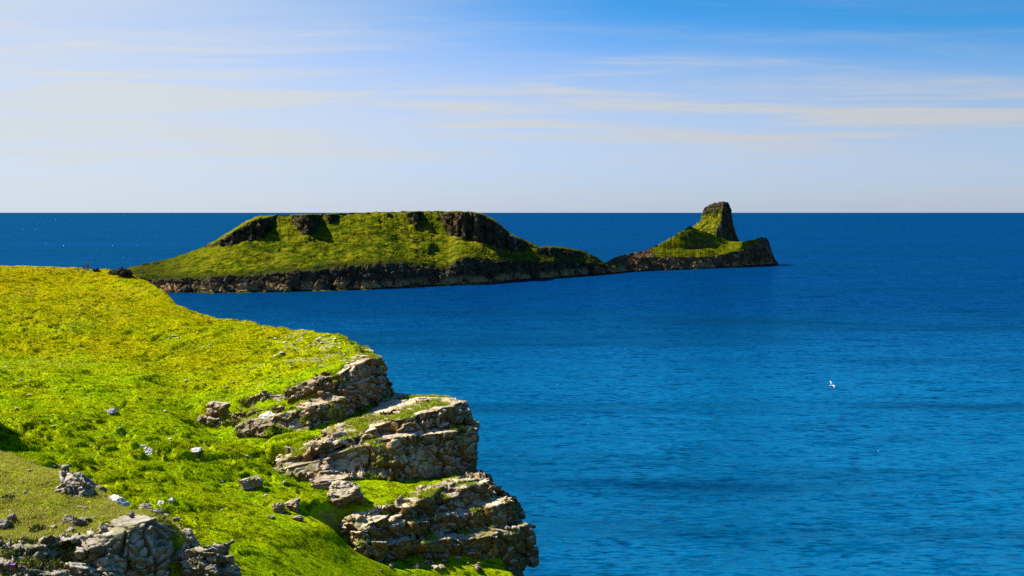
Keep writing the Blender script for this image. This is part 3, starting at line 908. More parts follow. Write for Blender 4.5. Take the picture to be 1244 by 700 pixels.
# soften the joints between control points
def blur(a, kr, kc):
    for ax, k in ((0, kr), (1, kc)):
        acc = np.zeros_like(a)
        for s_ in range(-k, k + 1):
            idx = np.clip(np.arange(a.shape[ax]) + s_, 0, a.shape[ax] - 1)
            acc += np.take(a, idx, ax)
        a = acc / (2 * k + 1)
    return a
gx, gy = GX.ravel(), GD.ravel()
rocky = np.exp(-(np.maximum(0, np.abs(GX + 6) - 9) / 2.5) ** 2) * sstep(GD, 52, 56) * (1 - sstep(GD, 82, 86))
soft = blur(blur(gz, 6, 4), 4, 4)
firm = blur(gz, 2, 3)
gzb = np.where(GD < 40, blur(gz, 2, 2), soft * (1 - rocky) + firm * rocky)
gdrop = edge_drop(gx, gy)
gdrop = gdrop * (1 + 0.35 * fbm(p2(gx * 0.35, gy * 0.35), 3, 97))
gzb = np.maximum(gzb - (2.3 * gdrop).reshape(nr, nu), -4.0)


def tussock(x, y):
    """uneven turf: low mounds with clumps of longer grass"""
    a = fbm(p2(x * 0.22, y * 0.22), 3, 41) * 0.30
    m = fbm(p2(x * 0.45, y * 0.55), 2, 43) * 0.16
    b = fbm(p2(x * 0.9, y * 0.9), 3, 42)
    wx = x + 0.5 * vnoise(p2(x * 0.7, y * 0.7), 45)
    c = sstep(vnoise(p2(wx * 1.5 + 5, y * 1.35), 44) + 0.35 * vnoise(p2(wx * 3.1, y * 2.7), 46), 0.08, 0.30)
    c2 = sstep(vnoise(p2(wx * 0.5 + 9, y * 0.85), 47), 0.10, 0.22)          # little terraces trodden across the slope
    near = 1 - sstep(y, 30, 42)
    w = 1 - 0.72 * near
    far = 1 - 0.65 * sstep(y, 84, 106)
    flat = 0.35 + 0.65 * sstep(-x + 0.0, 6.5, 15) + near
    patch = sstep(fbm(p2(x * 0.12, y * 0.12), 2, 48), -0.40, 0.15)
    return (a * 0.7 + m + b * 0.10 * far + (c * 0.19 * patch + c2 * 0.14) * far) * w * np.minimum(flat, 1), c


tz, tc_ = tussock(gx, gy)
gz = gzb + tz.reshape(nr, nu)
bare = 0.8 * sstep(fbm(p2(gx * 0.8, gy * 0.8), 4, 91), 0.26, 0.46) * sstep(gx, -17, -10) * sstep(gy, 72, 80)
bare = np.maximum(bare, 0.6 * sstep(fbm(p2(gx * 0.8, gy * 0.8), 4, 95), 0.18, 0.4) * (1 - sstep(gy, 30, 36)))
hill = mesh_np('grassy_hill', np.stack([gx, gy, gz.ravel()], 1), grid_faces(nr, nu, 0, nr - 1), M_TURF, smooth=True, attrs={'bare': bare})
tag(hill, 'sunlit grassy headland slope above the sea, left half of the view', kind='structure')


def ground_z(x, y):
    """bilinear height on the terrain grid"""
    x = np.atleast_1d(np.asarray(x, float)); y = np.atleast_1d(np.asarray(y, float))
    u = UC + x / y * FOC
    ri = np.clip(np.searchsorted(gd, y) - 1, 0, nr - 2)
    fr = np.clip((y - gd[ri]) / (gd[ri + 1] - gd[ri]), 0, 1)
    cf = np.clip((u - gu[0]) / 1.7, 0, nu - 1.001); ci = cf.astype(int); fc = cf - ci
    return (gz[ri, ci] * (1 - fr) * (1 - fc) + gz[ri, ci + 1] * (1 - fr) * fc + gz[ri + 1, ci] * fr * (1 - fc) + gz[ri + 1, ci + 1] * fr * fc)


def hit(u, v, lo=14.0, hi=125.0):
    """where the ray through photo pixel (u, v) first meets the ground"""
    d = np.exp(np.linspace(math.log(lo), math.log(hi), 2500))
    x = (u - UC) / FOC * d; zr = EYE - (v - VH) / FOC * d
    below = zr < ground_z(x, d)
    k = int(np.argmax(below)) if below.any() else len(d) - 1
    return np.array([x[k], d[k], ground_z(x[k], d[k])[0]])


# ------------------------------------------------------------------ rock ledges
def face_blocks(ch, T, B, rng, layers=5, width=(0.7, 1.9), out=(-0.18, 0.28), depth=1.6, extra=0.06, step=0.0, wob=0.25):
    """stack jittered bedding blocks between the top and base polylines of a face"""
    L = np.linalg.norm(np.diff(np.array(T), axis=0), axis=1).sum()
    n = 120
    Tr, Br = resample(T, n), resample(B, n)
    outs = np.array([outward(i, Tr, Br) for i in range(n)])
    k = 7
    outs = np.stack([np.convolve(np.pad(outs[:, c], k, mode='edge'), np.ones(2 * k + 1) / (2 * k + 1), 'valid') for c in range(3)], 1)
    outs /= np.linalg.norm(outs, axis=1, keepdims=True) + 1e-9
    cuts = np.sort(np.r_[0, (np.arange(1, layers) + rng.uniform(-0.28, 0.28, layers - 1)) / layers, 1])
    at = lambda arr, s: np.array([np.interp(s * (n - 1), np.arange(n), arr[:, c]) for c in range(3)])
    for j in range(layers):
        f0, f1 = cuts[j], cuts[j + 1]
        lay_off = rng.uniform(out[0], out[1]) * 0.6
        s = -rng.uniform(0, 0.5) / L
        while s < 1:
            w = rng.uniform(*width)
            s1 = s + w / L
            a, b = max(s, 0), min(s1, 1)
            if b - a > 0.004:
                pts8 = []
                o = lay_off + rng.uniform(out[0], out[1])
                g0 = min(max(f0 + rng.uniform(-wob, wob) / layers, 0), 1) if j > 0 else f0
                g1 = min(max(f1 + rng.uniform(-wob, wob) / layers, g0 + 0.05), 1) if j < layers - 1 else f1
                for f in (g1, g0):
                    for (ss, side) in ((a, 0), (b, 0), (b, 1), (a, 1)):
                        fm = f * (1 - step) + step * (f0 * 0.55 + f1 * 0.45)
                        p = at(Tr, ss) * (1 - f) + at(Br, ss) * f
                        p[:2] = (at(Tr, ss) * (1 - fm) + at(Br, ss) * fm)[:2]
                        nn = at(outs, ss)
                        q = p + nn * ((o + rng.uniform(-0.09, 0.09)) if side == 0 else -depth)
                        q = q + np.array([rng.uniform(-.07, .07), rng.uniform(-.07, .07), rng.uniform(-extra, extra)])
                        pts8.append(q)
                c = np.mean(pts8, axis=0)
                pts8 = [c + (q - c) * 1.03 for q in pts8]
                ch.hexa(pts8)
            s = s1
    return Tr, Br, outs


def rock_mesh(name, ch, mat, voxel, parent=None, big=0.9, seed=1, amp=1.0, flatten=1.7):
    V, Nn, F = voxel_remesh(ch.v, ch.f, voxel)
    dip = np.array([[0.97, 0.0, 0.22], [0.0, 1.0, 0.10], [-0.22, -0.10, 0.97]])
    Q = V @ dip
    sc = np.array([1.0, 1.0, flatten])
    warp = np.stack([fbm(Q * 1.3, 3, seed + 60), fbm(Q * 1.3, 3, seed + 61), fbm(Q * 1.3, 3, seed + 62)], 1) * 0.35
    f1, f2, h1, h2 = worley(Q * sc / big + warp, seed)
    g1, g2, k1, k2 = worley(Q * sc / (big * 0.36) + warp, seed + 9)
    crack = 1 - sstep(f2 - f1, 0.0, 0.10)
    crack2 = 1 - sstep(g2 - g1, 0.0, 0.14)
    d = (h1 - 0.5) * 0.30 - crack * 0.26 + (k1 - 0.5) * 0.14 - crack2 * 0.06 + fbm(V * 2.2, 4, seed + 3) * 0.06
    up = sstep(Nn[:, 2], 0.6, 0.95)
    d = d * (1 - 0.75 * up) * amp * big / 0.9
    V = V + Nn * d[:, None]
    return V, F


def add_prism_poly(ch, pts, depth):
    top = [np.array(p) for p in pts]
    bot = [p + np.array([0, 0, -depth]) for p in top]
    ch.prism(top, bot)


ledges = []
rng = np.random.default_rng(5)

# top ledge: the upper band and its corner
ch = Chunks()
face_blocks(ch, L1_T[:6], L1_B[:6], rng, 2, (1.0, 2.6), (-0.12, 0.16), 1.0, 0.06, 0.0, 0.5)
face_blocks(ch, L1_T[4:], L1_B[4:], rng, 2, (0.6, 1.9), (-0.30, 0.34), 0.9, 0.12, 0.3, 0.5)
V, F = rock_mesh('rock_ledge', ch, M_ROCK, 0.055, seed=11, big=1.3, amp=0.8, flatten=1.1)
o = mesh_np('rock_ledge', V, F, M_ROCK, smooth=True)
tag(o, 'uppermost brown rock face at the headland edge, under the sunny turf rim', 'rock ledge')
ledges.append((V, F))

ch = Chunks()
face_blocks(ch, L1b_T, L1b_B, rng, 1, (0.7, 2.0), (-0.30, 0.36), 1.2, 0.14, 0.4, 0.5)
V, F = rock_mesh('rock_ledge', ch, M_ROCK, 0.05, seed=23, big=0.8, flatten=1.3)
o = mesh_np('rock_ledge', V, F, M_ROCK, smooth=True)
tag(o, 'low broken pale rock band below a narrow grass shelf, in front of the uppermost face', 'rock ledge')
ledges.append((V, F))

# second ledge: white slab on top, two faces with a mossy shelf between
ch = Chunks()
face_blocks(ch, L2_T, L2_M, rng, 1, (0.7, 2.2), (-0.34, 0.24), 2.2, 0.10, 0.5, 0.5)
face_blocks(ch, L2_N, L2_B, rng, 1, (1.3, 3.8), (-0.20, 0.24), 2.8, 0.06, 0.0, 0.5)
for (a, b, c, d_, th) in (((476, 480, 80.5), (560, 489, 74.2), (500, 503, 72.6), (452, 497, 77.0), 1.2),
                          ((455, 494, 77.5), (505, 500, 73.4), (448, 520, 70.9), (424, 514, 73.2), 1.1),
                          ((480, 476.5, 82.5), (548, 483.5, 78.0), (552, 489, 75.0), (476, 481, 80.4), 1.3)):
    add_prism_poly(ch, [P(*a), P(*b), P(*c), P(*d_)], th)
V, F = rock_mesh('rock_ledge', ch, M_ROCK, 0.055, seed=37, big=1.9, flatten=1.0, amp=0.62)
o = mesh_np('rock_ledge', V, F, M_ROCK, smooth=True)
tag(o, 'large jutting rock ledge with a bare white slab top and dark undercut face', 'rock ledge')
ledges.append((V, F))

# third ledge: crumbling stepped mass at the lower right
ch = Chunks()
face_blocks(ch, L3_T, L3_M, rng, 2, (0.8, 2.3), (-0.45, 0.34), 0.9, 0.14, 0.7, 0.6)
face_blocks(ch, L3_M, L3_M2, rng, 1, (0.7, 2.2), (-0.55, 0.34), 2.2, 0.16, 0.85, 0.6)
face_blocks(ch, L3_M2, L3_B, rng, 1, (0.7, 2.2), (-0.50, 0.34), 2.4, 0.16, 0.85, 0.6)
V, F = rock_mesh('rock_ledge', ch, M_ROCK, 0.05, seed=51, big=1.0, amp=1.15, flatten=1.0)
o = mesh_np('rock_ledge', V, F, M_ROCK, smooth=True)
tag(o, 'lowest crumbling rock ledge of many small blocks, stepping down to the sea', 'rock ledge')
ledges.append((V, F))

# near rock face of the hillock
ch = Chunks()
face_blocks(ch, N_T, N_B, rng, 3, (0.45, 1.2), (-0.10, 0.10), 0.5, 0.05, 0.0, 0.5)
V, F = rock_mesh('rock_outcrop', ch, M_NEAR, 0.024, seed=71, big=0.62, amp=0.9, flatten=1.1)
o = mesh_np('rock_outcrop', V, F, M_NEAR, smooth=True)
tag(o, 'big grey fractured rock face speckled with pale lichen, at the end of the near hillock', 'rock outcrop')
ledges.append((V, F))

ch = Chunks()
face_blocks(ch, [P(284, 688, 27), P(270, 675, 26.6), P(256, 672, 26.2), P(244, 668, 26.4)], [P(292, 725, 26.6), P(280, 730, 26.0), P(258, 735, 25.6), P(246, 735, 25.8)], rng, 3, (0.25, 0.6), (-0.12, 0.12), 0.7, 0.05)
V, F = rock_mesh('rock_outcrop', ch, M_NEAR, 0.024, seed=83, big=0.35, amp=1.0)
o = mesh_np('rock_outcrop', V, F, M_NEAR, smooth=True)
tag(o, 'low crumbly grey outcrop topped with dry turf, right beside the big speckled rock face', 'rock outcrop')

# broken ground along the lower edge of the hillock
ch = Chunks()
face_blocks(ch, R_T, R_B, rng, 4, (0.22, 0.65), (-0.22, 0.16), 0.5, 0.07, 0.6, 0.6)
V, F = rock_mesh('rock_outcrop', ch, M_NEAR, 0.024, seed=77, big=0.34, amp=1.25)
o = mesh_np('rock_outcrop', V, F, M_NEAR, smooth=True)
tag(o, 'broken dark rubbly bank with scrub in its cracks, along the bottom left corner', 'rock outcrop')
ledges.append((V, F))

# pointed rock on the hillock
ch = Chunks()
face_blocks(ch, [P(109, 590, 29.8), P(106, 574, 29.3), P(92, 571, 29.0), P(78, 582, 28.9), P(60, 596, 28.9)], [P(116, 622, 29.4), P(108, 618, 28.5), P(90, 617, 28.3), P(74, 612, 28.4), P(58, 604, 28.6)], rng, 2, (0.3, 0.7), (-0.06, 0.06), 0.6, 0.04)
V, F = rock_mesh('rock_outcrop', ch, M_NEAR, 0.022, seed=91, big=0.4, amp=0.8)
o = mesh_np('rock_outcrop', V, F, M_NEAR, smooth=True)
tag(o, 'upright pointed grey rock standing out of the short turf on the near hillock', 'rock outcrop')


# ------------------------------------------------------------------ loose boulders and stones
def boulder_mesh(rng, r, squash=0.75, subdiv=4, rough=1.0):
    bm = bmesh.new(); bmesh.ops.create_icosphere(bm, subdivisions=subdiv, radius=1.0)
    v = np.array([x.co[:] for x in bm.verts]); f = np.array([[q.index for q in p.verts] for p in bm.faces])
    bm.free()
    v /= np.linalg.norm(v, axis=1, keepdims=True)
    n = rng.normal(size=(13, 3)); n /= np.linalg.norm(n, axis=1, keepdims=True)
    h = rng.uniform(0.55, 0.95, 13)
    dots = np.maximum(v @ n.T, 0.05)
    rad = np.minimum((h[None] / dots).min(1), 1.15)
    v = v * rad[:, None]
    off = rng.uniform(0, 50, 3)
    v = v * (1 + rough * (fbm(v * 2.2 + off, 4, 5) * 0.24 + fbm(v * 6 + off, 3, 9) * 0.09 - 0.10 * (1 - sstep(np.abs(vnoise(v * 2.6 + off, 31)), 0.0, 0.10))))[:, None]
    s = np.array([rng.uniform(0.85, 1.25), rng.uniform(0.75, 1.1), squash])
    v = v * s * r
    return v, f


def place_boulder(name, u, v, wpx, mat, label, group=None, squash=0.75, seed=0, sink=0.3, cat='boulder', d=None):
    rng = np.random.default_rng(seed + 1000)
    p = hit(u, v) if d is None else P(u, v, d)
    r = wpx / 2 * p[1] / FOC
    V, F = boulder_mesh(rng, r, squash, 5 if wpx > 18 else 4 if wpx > 7 else 3)
    a = rng.uniform(0, 6.28); ca, sa = math.cos(a), math.sin(a)
    V = V @ np.array([[ca, sa, 0], [-sa, ca, 0], [0, 0, 1]])
    o = mesh_np(name, V, F, mat)
    o.location = (p[0], p[1], p[2] + r * squash * (1 - 2 * sink) * 0.6)
    tag(o, label, cat, group)
    return o


place_boulder('boulder', 303, 592, 27, M_ROCK, 'rounded brownish boulder alone in the green turf left of the ledges', squash=0.85, seed=1, sink=0.25)
place_boulder('boulder', 182, 552, 19, M_STONE, 'split pale boulder low in the grass of the hollow, beside a smaller flat white rock', squash=0.7, seed=2)
place_boulder('boulder', 174, 543, 10, M_STONE, 'small pale slab just behind the split boulder in the hollow', squash=0.4, seed=3)
place_boulder('boulder', 238, 548, 15, M_STONE, 'flat white rock lying in the grass of the hollow, right of the split boulder', squash=0.5, seed=4)
place_boulder('boulder', 136, 503, 13, M_STONE, 'lone small white rock halfway down the green slope', squash=0.7, seed=5)
place_boulder('boulder', 412, 606, 46, M_ROCK, 'biggest grey boulder in the cluster below the dark undercut ledge', squash=0.62, seed=6, sink=0.3)
place_boulder('boulder', 402, 590, 50, M_ROCK, 'broad flat-topped boulder at the foot of the undercut ledge', squash=0.42, seed=7, sink=0.35)
place_boulder('boulder', 437, 608, 22, M_ROCK, 'angular boulder at the right end of the cluster in the green shelf', squash=0.7, seed=8)
place_boulder('boulder', 356, 617, 25, M_ROCK, 'knobbly pale boulder between the rounded boulder and the cluster', squash=0.7, seed=9)
place_boulder('boulder', 340, 622, 18, M_ROCK, 'narrow upright boulder just left of the knobbly pale one', squash=0.95, seed=10)
place_boulder('boulder', 362, 632, 17, M_ROCK, 'small pale boulder in front of the knobbly one', squash=0.7, seed=11)
place_boulder('boulder', 330, 630, 11, M_ROCK, 'small grey stone at the lower left end of the boulder cluster', squash=0.7, seed=12)
place_boulder('boulder', 405, 577, 13, M_STONE, 'round stone tucked into the shadow under the undercut ledge', squash=0.9, seed=13)
place_boulder('boulder', 262, 500, 26, M_ROCK, 'blocky boulder at the inland end of the uppermost rock face', squash=0.65, seed=14)
place_boulder('boulder', 258, 513, 22, M_ROCK, 'low brown boulder beneath the blocky one at the inland end of the rock bands', squash=0.6, seed=15)
place_boulder('boulder', 246, 510, 14, M_ROCK, 'small dark boulder furthest inland along the rock bands', squash=0.7, seed=16)
place_boulder('boulder', 306, 521, 34, M_STONE, 'broad pale boulder at the inland end of the low broken band', squash=0.45, seed=17)
place_boulder('boulder', 328, 517, 30, M_STONE, 'tall pale boulder with a dark right side on the low broken band', squash=0.8, seed=18, sink=0.2)
place_boulder('boulder', 134, 612, 46, M_STONE, 'long low white slab of rock on the far edge of the near hillock', squash=0.32, seed=19, sink=0.3, d=28.9)
place_boulder('boulder', 108, 592, 14, M_NEAR, 'grey stone leaning on the right side of the pointed rock', squash=0.8, seed=20, d=29.4)
place_boulder('boulder', 122, 596, 16, M_NEAR, 'small grey stone on the bare rim between the pointed rock and white slab', squash=0.7, seed=21, d=29.4)
place_boulder('boulder', 89, 637, 28, M_NEAR, 'tilted grey block with a pale top above a dark hole in the near hillock', squash=0.8, seed=22)
place_boulder('boulder', 101, 634, 17, M_NEAR, 'small speckled block on the right of the dark hole', squash=0.6, seed=23)
place_boulder('boulder', 5, 640, 22, M_NEAR, 'blue-grey boulder cut by the left edge of the picture', squash=0.7, seed=24)
place_boulder('boulder', 14, 632, 13, M_NEAR, 'smaller grey stone behind the boulder at the left edge', squash=0.85, seed=25)
place_boulder('boulder', 176, 618, 15, M_NEAR, 'rounded grey stone on top of the rim above the big rock face', squash=0.65, seed=26)
place_boulder('boulder', 190, 624, 14, M_NEAR, 'dark-sided stone perched at the top of the big rock face', squash=0.75, seed=27)
place_boulder('boulder', 214, 633, 11, M_NEAR, 'small stone at the right shoulder of the big rock face', squash=0.8, seed=28)
place_boulder('boulder', 200, 628, 13, M_STONE, 'flat pale stone between two stones on top of the big rock face', squash=0.4, seed=29)
place_boulder('boulder', 128, 652, 24, M_NEAR, 'grey block in the rubble left of the big rock face', squash=0.8, seed=30)
place_boulder('boulder', 118, 676, 24, M_NEAR, 'pale-topped block low in the rubble near the picture bottom', squash=0.7, seed=31)
place_boulder('boulder', 142, 664, 18, M_NEAR, 'grey block touching the left edge of the big rock face', squash=0.8, seed=32)
place_boulder('boulder', 130, 690, 22, M_NEAR, 'grey block at the picture bottom beside the big rock face', squash=0.8, seed=33)
place_boulder('boulder', 196, 612, 12, M_STONE, 'white stone in the grass just beyond the near hillock rim', squash=0.5, seed=34)
place_boulder('boulder', 209, 611, 8, M_STONE, 'tiny upright white stone right of the white stone beyond the rim', squash=0.9, seed=35)

rg = random.Random(8)
# little pale stones sprinkled over the turf near the rim
k = 0
for i in range(46):
    t = rg.random()
    u = 320 + 135 * rg.random(); v0 = np.interp(u, [320, 410, 455], [402, 410, 438])
    v = v0 + rg.random() ** 1.4 * np.interp(u, [320, 455], [48, 14]) + 2
    place_boulder('stone', u, v, rg.uniform(2.2, 5.5), M_STONE, 'little pale stone scattered on the dry turf near the cliff rim', 'pale stones on the dry rim turf', squash=0.5, seed=100 + i, cat='stone')
spots = [(211, 409), (216, 411), (206, 412), (255, 420), (247, 423), (250, 451), (226, 463), (73, 446), (36, 472), (26, 462), (7, 447), (283, 466), (276, 470), (35, 480), (110, 543), (64, 518), (145, 522), (270, 620), (205, 610),
         (241, 512), (200, 500), (270, 586), (345, 588), (322, 603), (207, 534), (180, 530), (300, 555), (88, 515), (20, 497)]
for i, (u, v) in enumerate(spots):
    place_boulder('stone', u, v, rg.uniform(2.5, 5.5), M_STONE, 'small white stone half hidden in the long green grass of the slope', 'white stones in the long grass', squash=0.6, seed=200 + i, cat='stone')
near = [(40, 562), (36, 573), (30, 600), (14, 600), (65, 568), (72, 567), (82, 577), (98, 617), (103, 619), (108, 624), (115, 630), (12, 622), (20, 620)]
for i, (u, v) in enumerate(near):
    place_boulder('stone', u, v, rg.uniform(4, 8), M_NEAR, 'small grey stone on the short turf of the near hillock', 'grey stones on the short turf', squash=0.65, seed=300 + i, cat='stone')
for i in range(52):
    u = rg.uniform(4, 160); v = rg.uniform(640, 699)
    if v < 640 + max(0, (60 - u)) * 0.4:
        continue
    place_boulder('stone', u, v, rg.uniform(5, 15), M_NEAR, 'grey rubble stone among dark scrub below the near hillock', 'grey rubble stones in the scrub', squash=rg.uniform(0.6, 0.95), seed=400 + i, cat='stone')
for i in range(26):
    # little blocks fallen on the lowest ledge
    u = rg.uniform(445, 600); v = rg.uniform(672, 694)
    place_boulder('stone', u, v, rg.uniform(4, 11), M_ROCK, 'brown broken block lying at the foot of the lowest crumbling ledge', 'broken blocks under the lowest ledge', squash=0.7, seed=500 + i, cat='stone')


# ------------------------------------------------------------------ grass
def blades(name, base, height, width, nb, rng, mat, lean=0.5, dry=None, spread=0.10, tone_p=None):
    """nb bent blades at each base point, one mesh"""
    n = len(base)
    B = np.repeat(base, nb, axis=0); H = np.repeat(height, nb) * rng.uniform(0.55, 1.15, n * nb); Wd = np.repeat(width, nb)
    a = rng.uniform(0, 2 * np.pi, n * nb); r = np.repeat(spread * height / 0.25, nb) * np.sqrt(rng.random(n * nb))
    b = B + np.stack([np.cos(a) * r, np.sin(a) * r, np.full(n * nb, -0.01)], 1)
    w = rng.uniform(0, 2 * np.pi, n * nb)
    side = np.stack([np.cos(w), np.sin(w), np.zeros(n * nb)], 1) * (Wd / 2)[:, None]
    ln = rng.uniform(0.15, 1.0, n * nb) * lean
    la = a + rng.normal(0, 0.7, n * nb)
    tip = b + np.stack([np.cos(la) * ln * H + 0.18 * H, np.sin(la) * ln * H, H * np.sqrt(np.maximum(1 - (0.7 * ln) ** 2, 0.15))], 1)
    mid = b * 0.5 + tip * 0.5 + np.array([0, 0, 1.0]) * (H * 0.10)[:, None]
    V = np.concatenate([b - side, b + side, mid + side * 0.7, mid - side * 0.7, tip], 0)
    m = n * nb; i = np.arange(m)
    F = np.concatenate([np.stack([i, i + m, i + 2 * m], 1), np.stack([i, i + 2 * m, i + 3 * m], 1), np.stack([i + 3 * m, i + 2 * m, i + 4 * m], 1)], 0)
    tone = np.tile(np.clip(rng.normal(0.45, 0.22, m), 0, 1), 5)
    dr = np.tile((rng.random(m) < (np.repeat(dry, nb) if dry is not None else 0.03)) * rng.uniform(0.5, 1.0, m), 5)
    return mesh_np(name, V, F, mat, attrs={'tone': tone, 'dry': dr})


# terrain slope for rejecting steep ground
dzx = np.gradient(gzb, axis=1) / (np.gradient(GX, axis=1) + 1e-9)
dzy = np.gradient(gzb, axis=0) / (np.gradient(GD, axis=0) + 1e-9)
steep_g = np.hypot(dzx, dzy)
steep_f = np.gradient(gz, axis=0) / (np.gradient(GD, axis=0) + 1e-9)     # turf breaks towards the viewer stay bare


def grid_val(arr, x, y):
    u = UC + x / y * FOC
    ri = np.clip(np.searchsorted(gd, y) - 1, 0, nr - 1); ci = np.clip(((u - gu[0]) / 1.7).astype(int), 0, nu - 1)
    return arr[ri, ci]


rng = np.random.default_rng(17)
n = 280000
uu = np.where(rng.random(n) < 0.88, rng.uniform(-40, 640, n), rng.uniform(-480, -40, n))
dd = 36 * (122 / 36.0) ** rng.random(n)
x = (uu - UC) / FOC * dd
ok = (grid_val(steep_g, x, dd) < 0.95) & (grid_val(steep_f, x, dd) < 1.0 + 0.4 * rng.random(len(x)))
x, dd = x[ok], dd[ok]
bz = grid_val(bare.reshape(nr, nu), x, dd)
ok = rng.random(len(x)) > bz * 0.8
x, dd = x[ok], dd[ok]
z = ground_z(x, dd)
_, clump = tussock(x, dd)
patch = sstep(fbm(p2(x * 0.12, dd * 0.12), 2, 48), -0.35, 0.25)
shortg = 0.45 + 0.55 * sstep(-x, 6.0, 15.0)
hgt = (0.045 + 0.06 * clump * patch + 0.04 * rng.random(len(x))) * shortg * (1 - 0.15 * sstep(dd, 80, 105))
rim = sstep(dd, 100, 112)
dryp = 0.015 + 0.16 * sstep(fbm(p2(x * 0.3, dd * 0.3), 3, 55), 0.15, 0.5) * sstep(dd, 70, 90) + 0.45 * sstep(dd, 112, 116)
wid = 0.016 + 0.00022 * dd
o = blades('grass', np.stack([x, dd, z], 1), hgt, wid, 5, rng, M_BLADE, 0.75, dryp)
tag(o, 'long yellow-green grass covering the headland slope', kind='stuff')

# short turf of the hillock
n = 95000
uu = np.where(rng.random(n) < 0.85, rng.uniform(-30, 360, n), rng.uniform(-420, -30, n)); dd = 21 * (36 / 21.0) ** rng.random(n)
x = (uu - UC) / FOC * dd
ok = grid_val(steep_g, x, dd) < 1.8
x, dd = x[ok], dd[ok]
ok = rng.random(len(x)) > 0.8 * grid_val(bare.reshape(nr, nu), x, dd)
x, dd = x[ok], dd[ok]
z = ground_z(x, dd)
low = 1 - sstep(dd, 25.0, 26.6)
hgt = 0.035 + 0.03 * rng.random(len(x)) + 0.09 * sstep(vnoise(p2(x * 2.2, dd * 2.2), 66), 0.1, 0.6) * (0.25 + 0.75 * low)
o = blades('short_grass', np.stack([x, dd, z], 1), hgt, np.full(len(x), 0.011), 5, rng, M_BLADE_NEAR, 0.9, np.full(len(x), 0.16))
tag(o, 'short dry turf grass on the near hillock', kind='stuff')

# grass growing on ledges: tufts on upward faces of the rock
def ledge_tufts(V, F, count, seed, thr, zmin=0.72):
    rng = np.random.default_rng(seed)
    a, b, c = V[F[:, 0]], V[F[:, 1]], V[F[:, 2]]
    nn = np.cross(b - a, c - a); nn /= np.linalg.norm(nn, axis=1, keepdims=True) + 1e-9
    cen = (a + c) / 2
    m = sstep(fbm(cen * 0.75 + 3, 3, 88), thr, thr + 0.18)
    idx = np.where((nn[:, 2] > zmin) & (rng.random(len(F)) < m))[0]
    if len(idx) > count:
        idx = rng.choice(idx, count, replace=False)
    return cen[idx]
tp = []
for i, (V, F) in enumerate(ledges[:4]):
    tp.append(ledge_tufts(V, F, 3600, 600 + i, (0.0, 0.02, 0.14, 0.06)[i], 0.62))
tp = np.concatenate(tp, 0)
o = blades('ledge_grass', tp, np.full(len(tp), 0.14), np.full(len(tp), 0.03), 5, rng, M_BLADE, 0.9, np.full(len(tp), 0.12))
tag(o, 'tufts of grass growing on the rock ledges', kind='stuff')


# ------------------------------------------------------------------ shrubs and flowers
M_SCRUB = flat_material('scrub_leaves', (0.16, 0.17, 0.03))
M_DARKBUSH = flat_material('dark_bush_leaves', (0.055, 0.045, 0.016))
M_TWIG = flat_material('twigs', (0.10, 0.065, 0.04))
M_PURPLE = flat_material('purple_petals', (0.42, 0.10, 0.55))
M_YELLOW = flat_material('yellow_petals', (0.85, 0.60, 0.02))


def bush(name, p, r, h, mat, label, group, seed, leaves=700, leaf=0.05, cat='bush'):
    rng = np.random.default_rng(seed)
    root = empty(name, tuple(p))
    tag(root, label, cat, group)
    d = rng.normal(size=(leaves, 3)); d /= np.linalg.norm(d, axis=1, keepdims=True); d[:, 2] = np.abs(d[:, 2])
    q = d * (rng.uniform(0.35, 1.0, leaves) * (1 + 0.35 * vnoise(d * 2.2 + seed, 4)))[:, None] * np.array([r, r, h])
    a = rng.normal(size=(leaves, 3)); a /= np.linalg.norm(a, axis=1, keepdims=True)
    b = np.cross(a, rng.normal(size=(leaves, 3))); b /= np.linalg.norm(b, axis=1, keepdims=True)
    c = q + np.array(p)
    V = np.concatenate([c - a * leaf, c + b * leaf * 0.5, c + a * leaf, c - b * leaf * 0.5], 0)
    i = np.arange(leaves)
    mesh_np('foliage', V, np.stack([i, i + leaves, i + 2 * leaves, i + 3 * leaves], 1), mat, root)
    # stems
    S = []; FS = []
    for k in range(9):
        e = q[rng.integers(leaves)] * 0.9
        t0 = np.array([0, 0, -0.03]); w = 0.012 * max(r, 0.3)
        for (px, py) in ((-w, 0), (w * 0.5, w * 0.87), (w * 0.5, -w * 0.87)):
            S.append(np.array(p) + t0 + np.array([px, py, 0]))
        S.append(np.array(p) + e)
        b0 = len(S) - 4
        FS += [(b0, b0 + 1, b0 + 3), (b0 + 1, b0 + 2, b0 + 3), (b0 + 2, b0, b0 + 3)]
    mesh_np('stem', S, FS, M_TWIG, root)
    return root


p = hit(152, 336); bush('bush', p, 0.62, 0.62, M_DARKBUSH, 'dark windswept bush on the far rim of the turf, against the long island', None, 3, 1500, 0.10)
p = hit(140, 333); bush('bush', p, 0.5, 0.35, M_SCRUB, 'low green bush touching the dark windswept bush on the far rim', None, 4, 700, 0.09)
p = hit(117, 330); bush('bush', p, 0.30, 0.30, M_DARKBUSH, 'tiny dark bush on the skyline right of the bare twigs', None, 5, 260, 0.07)


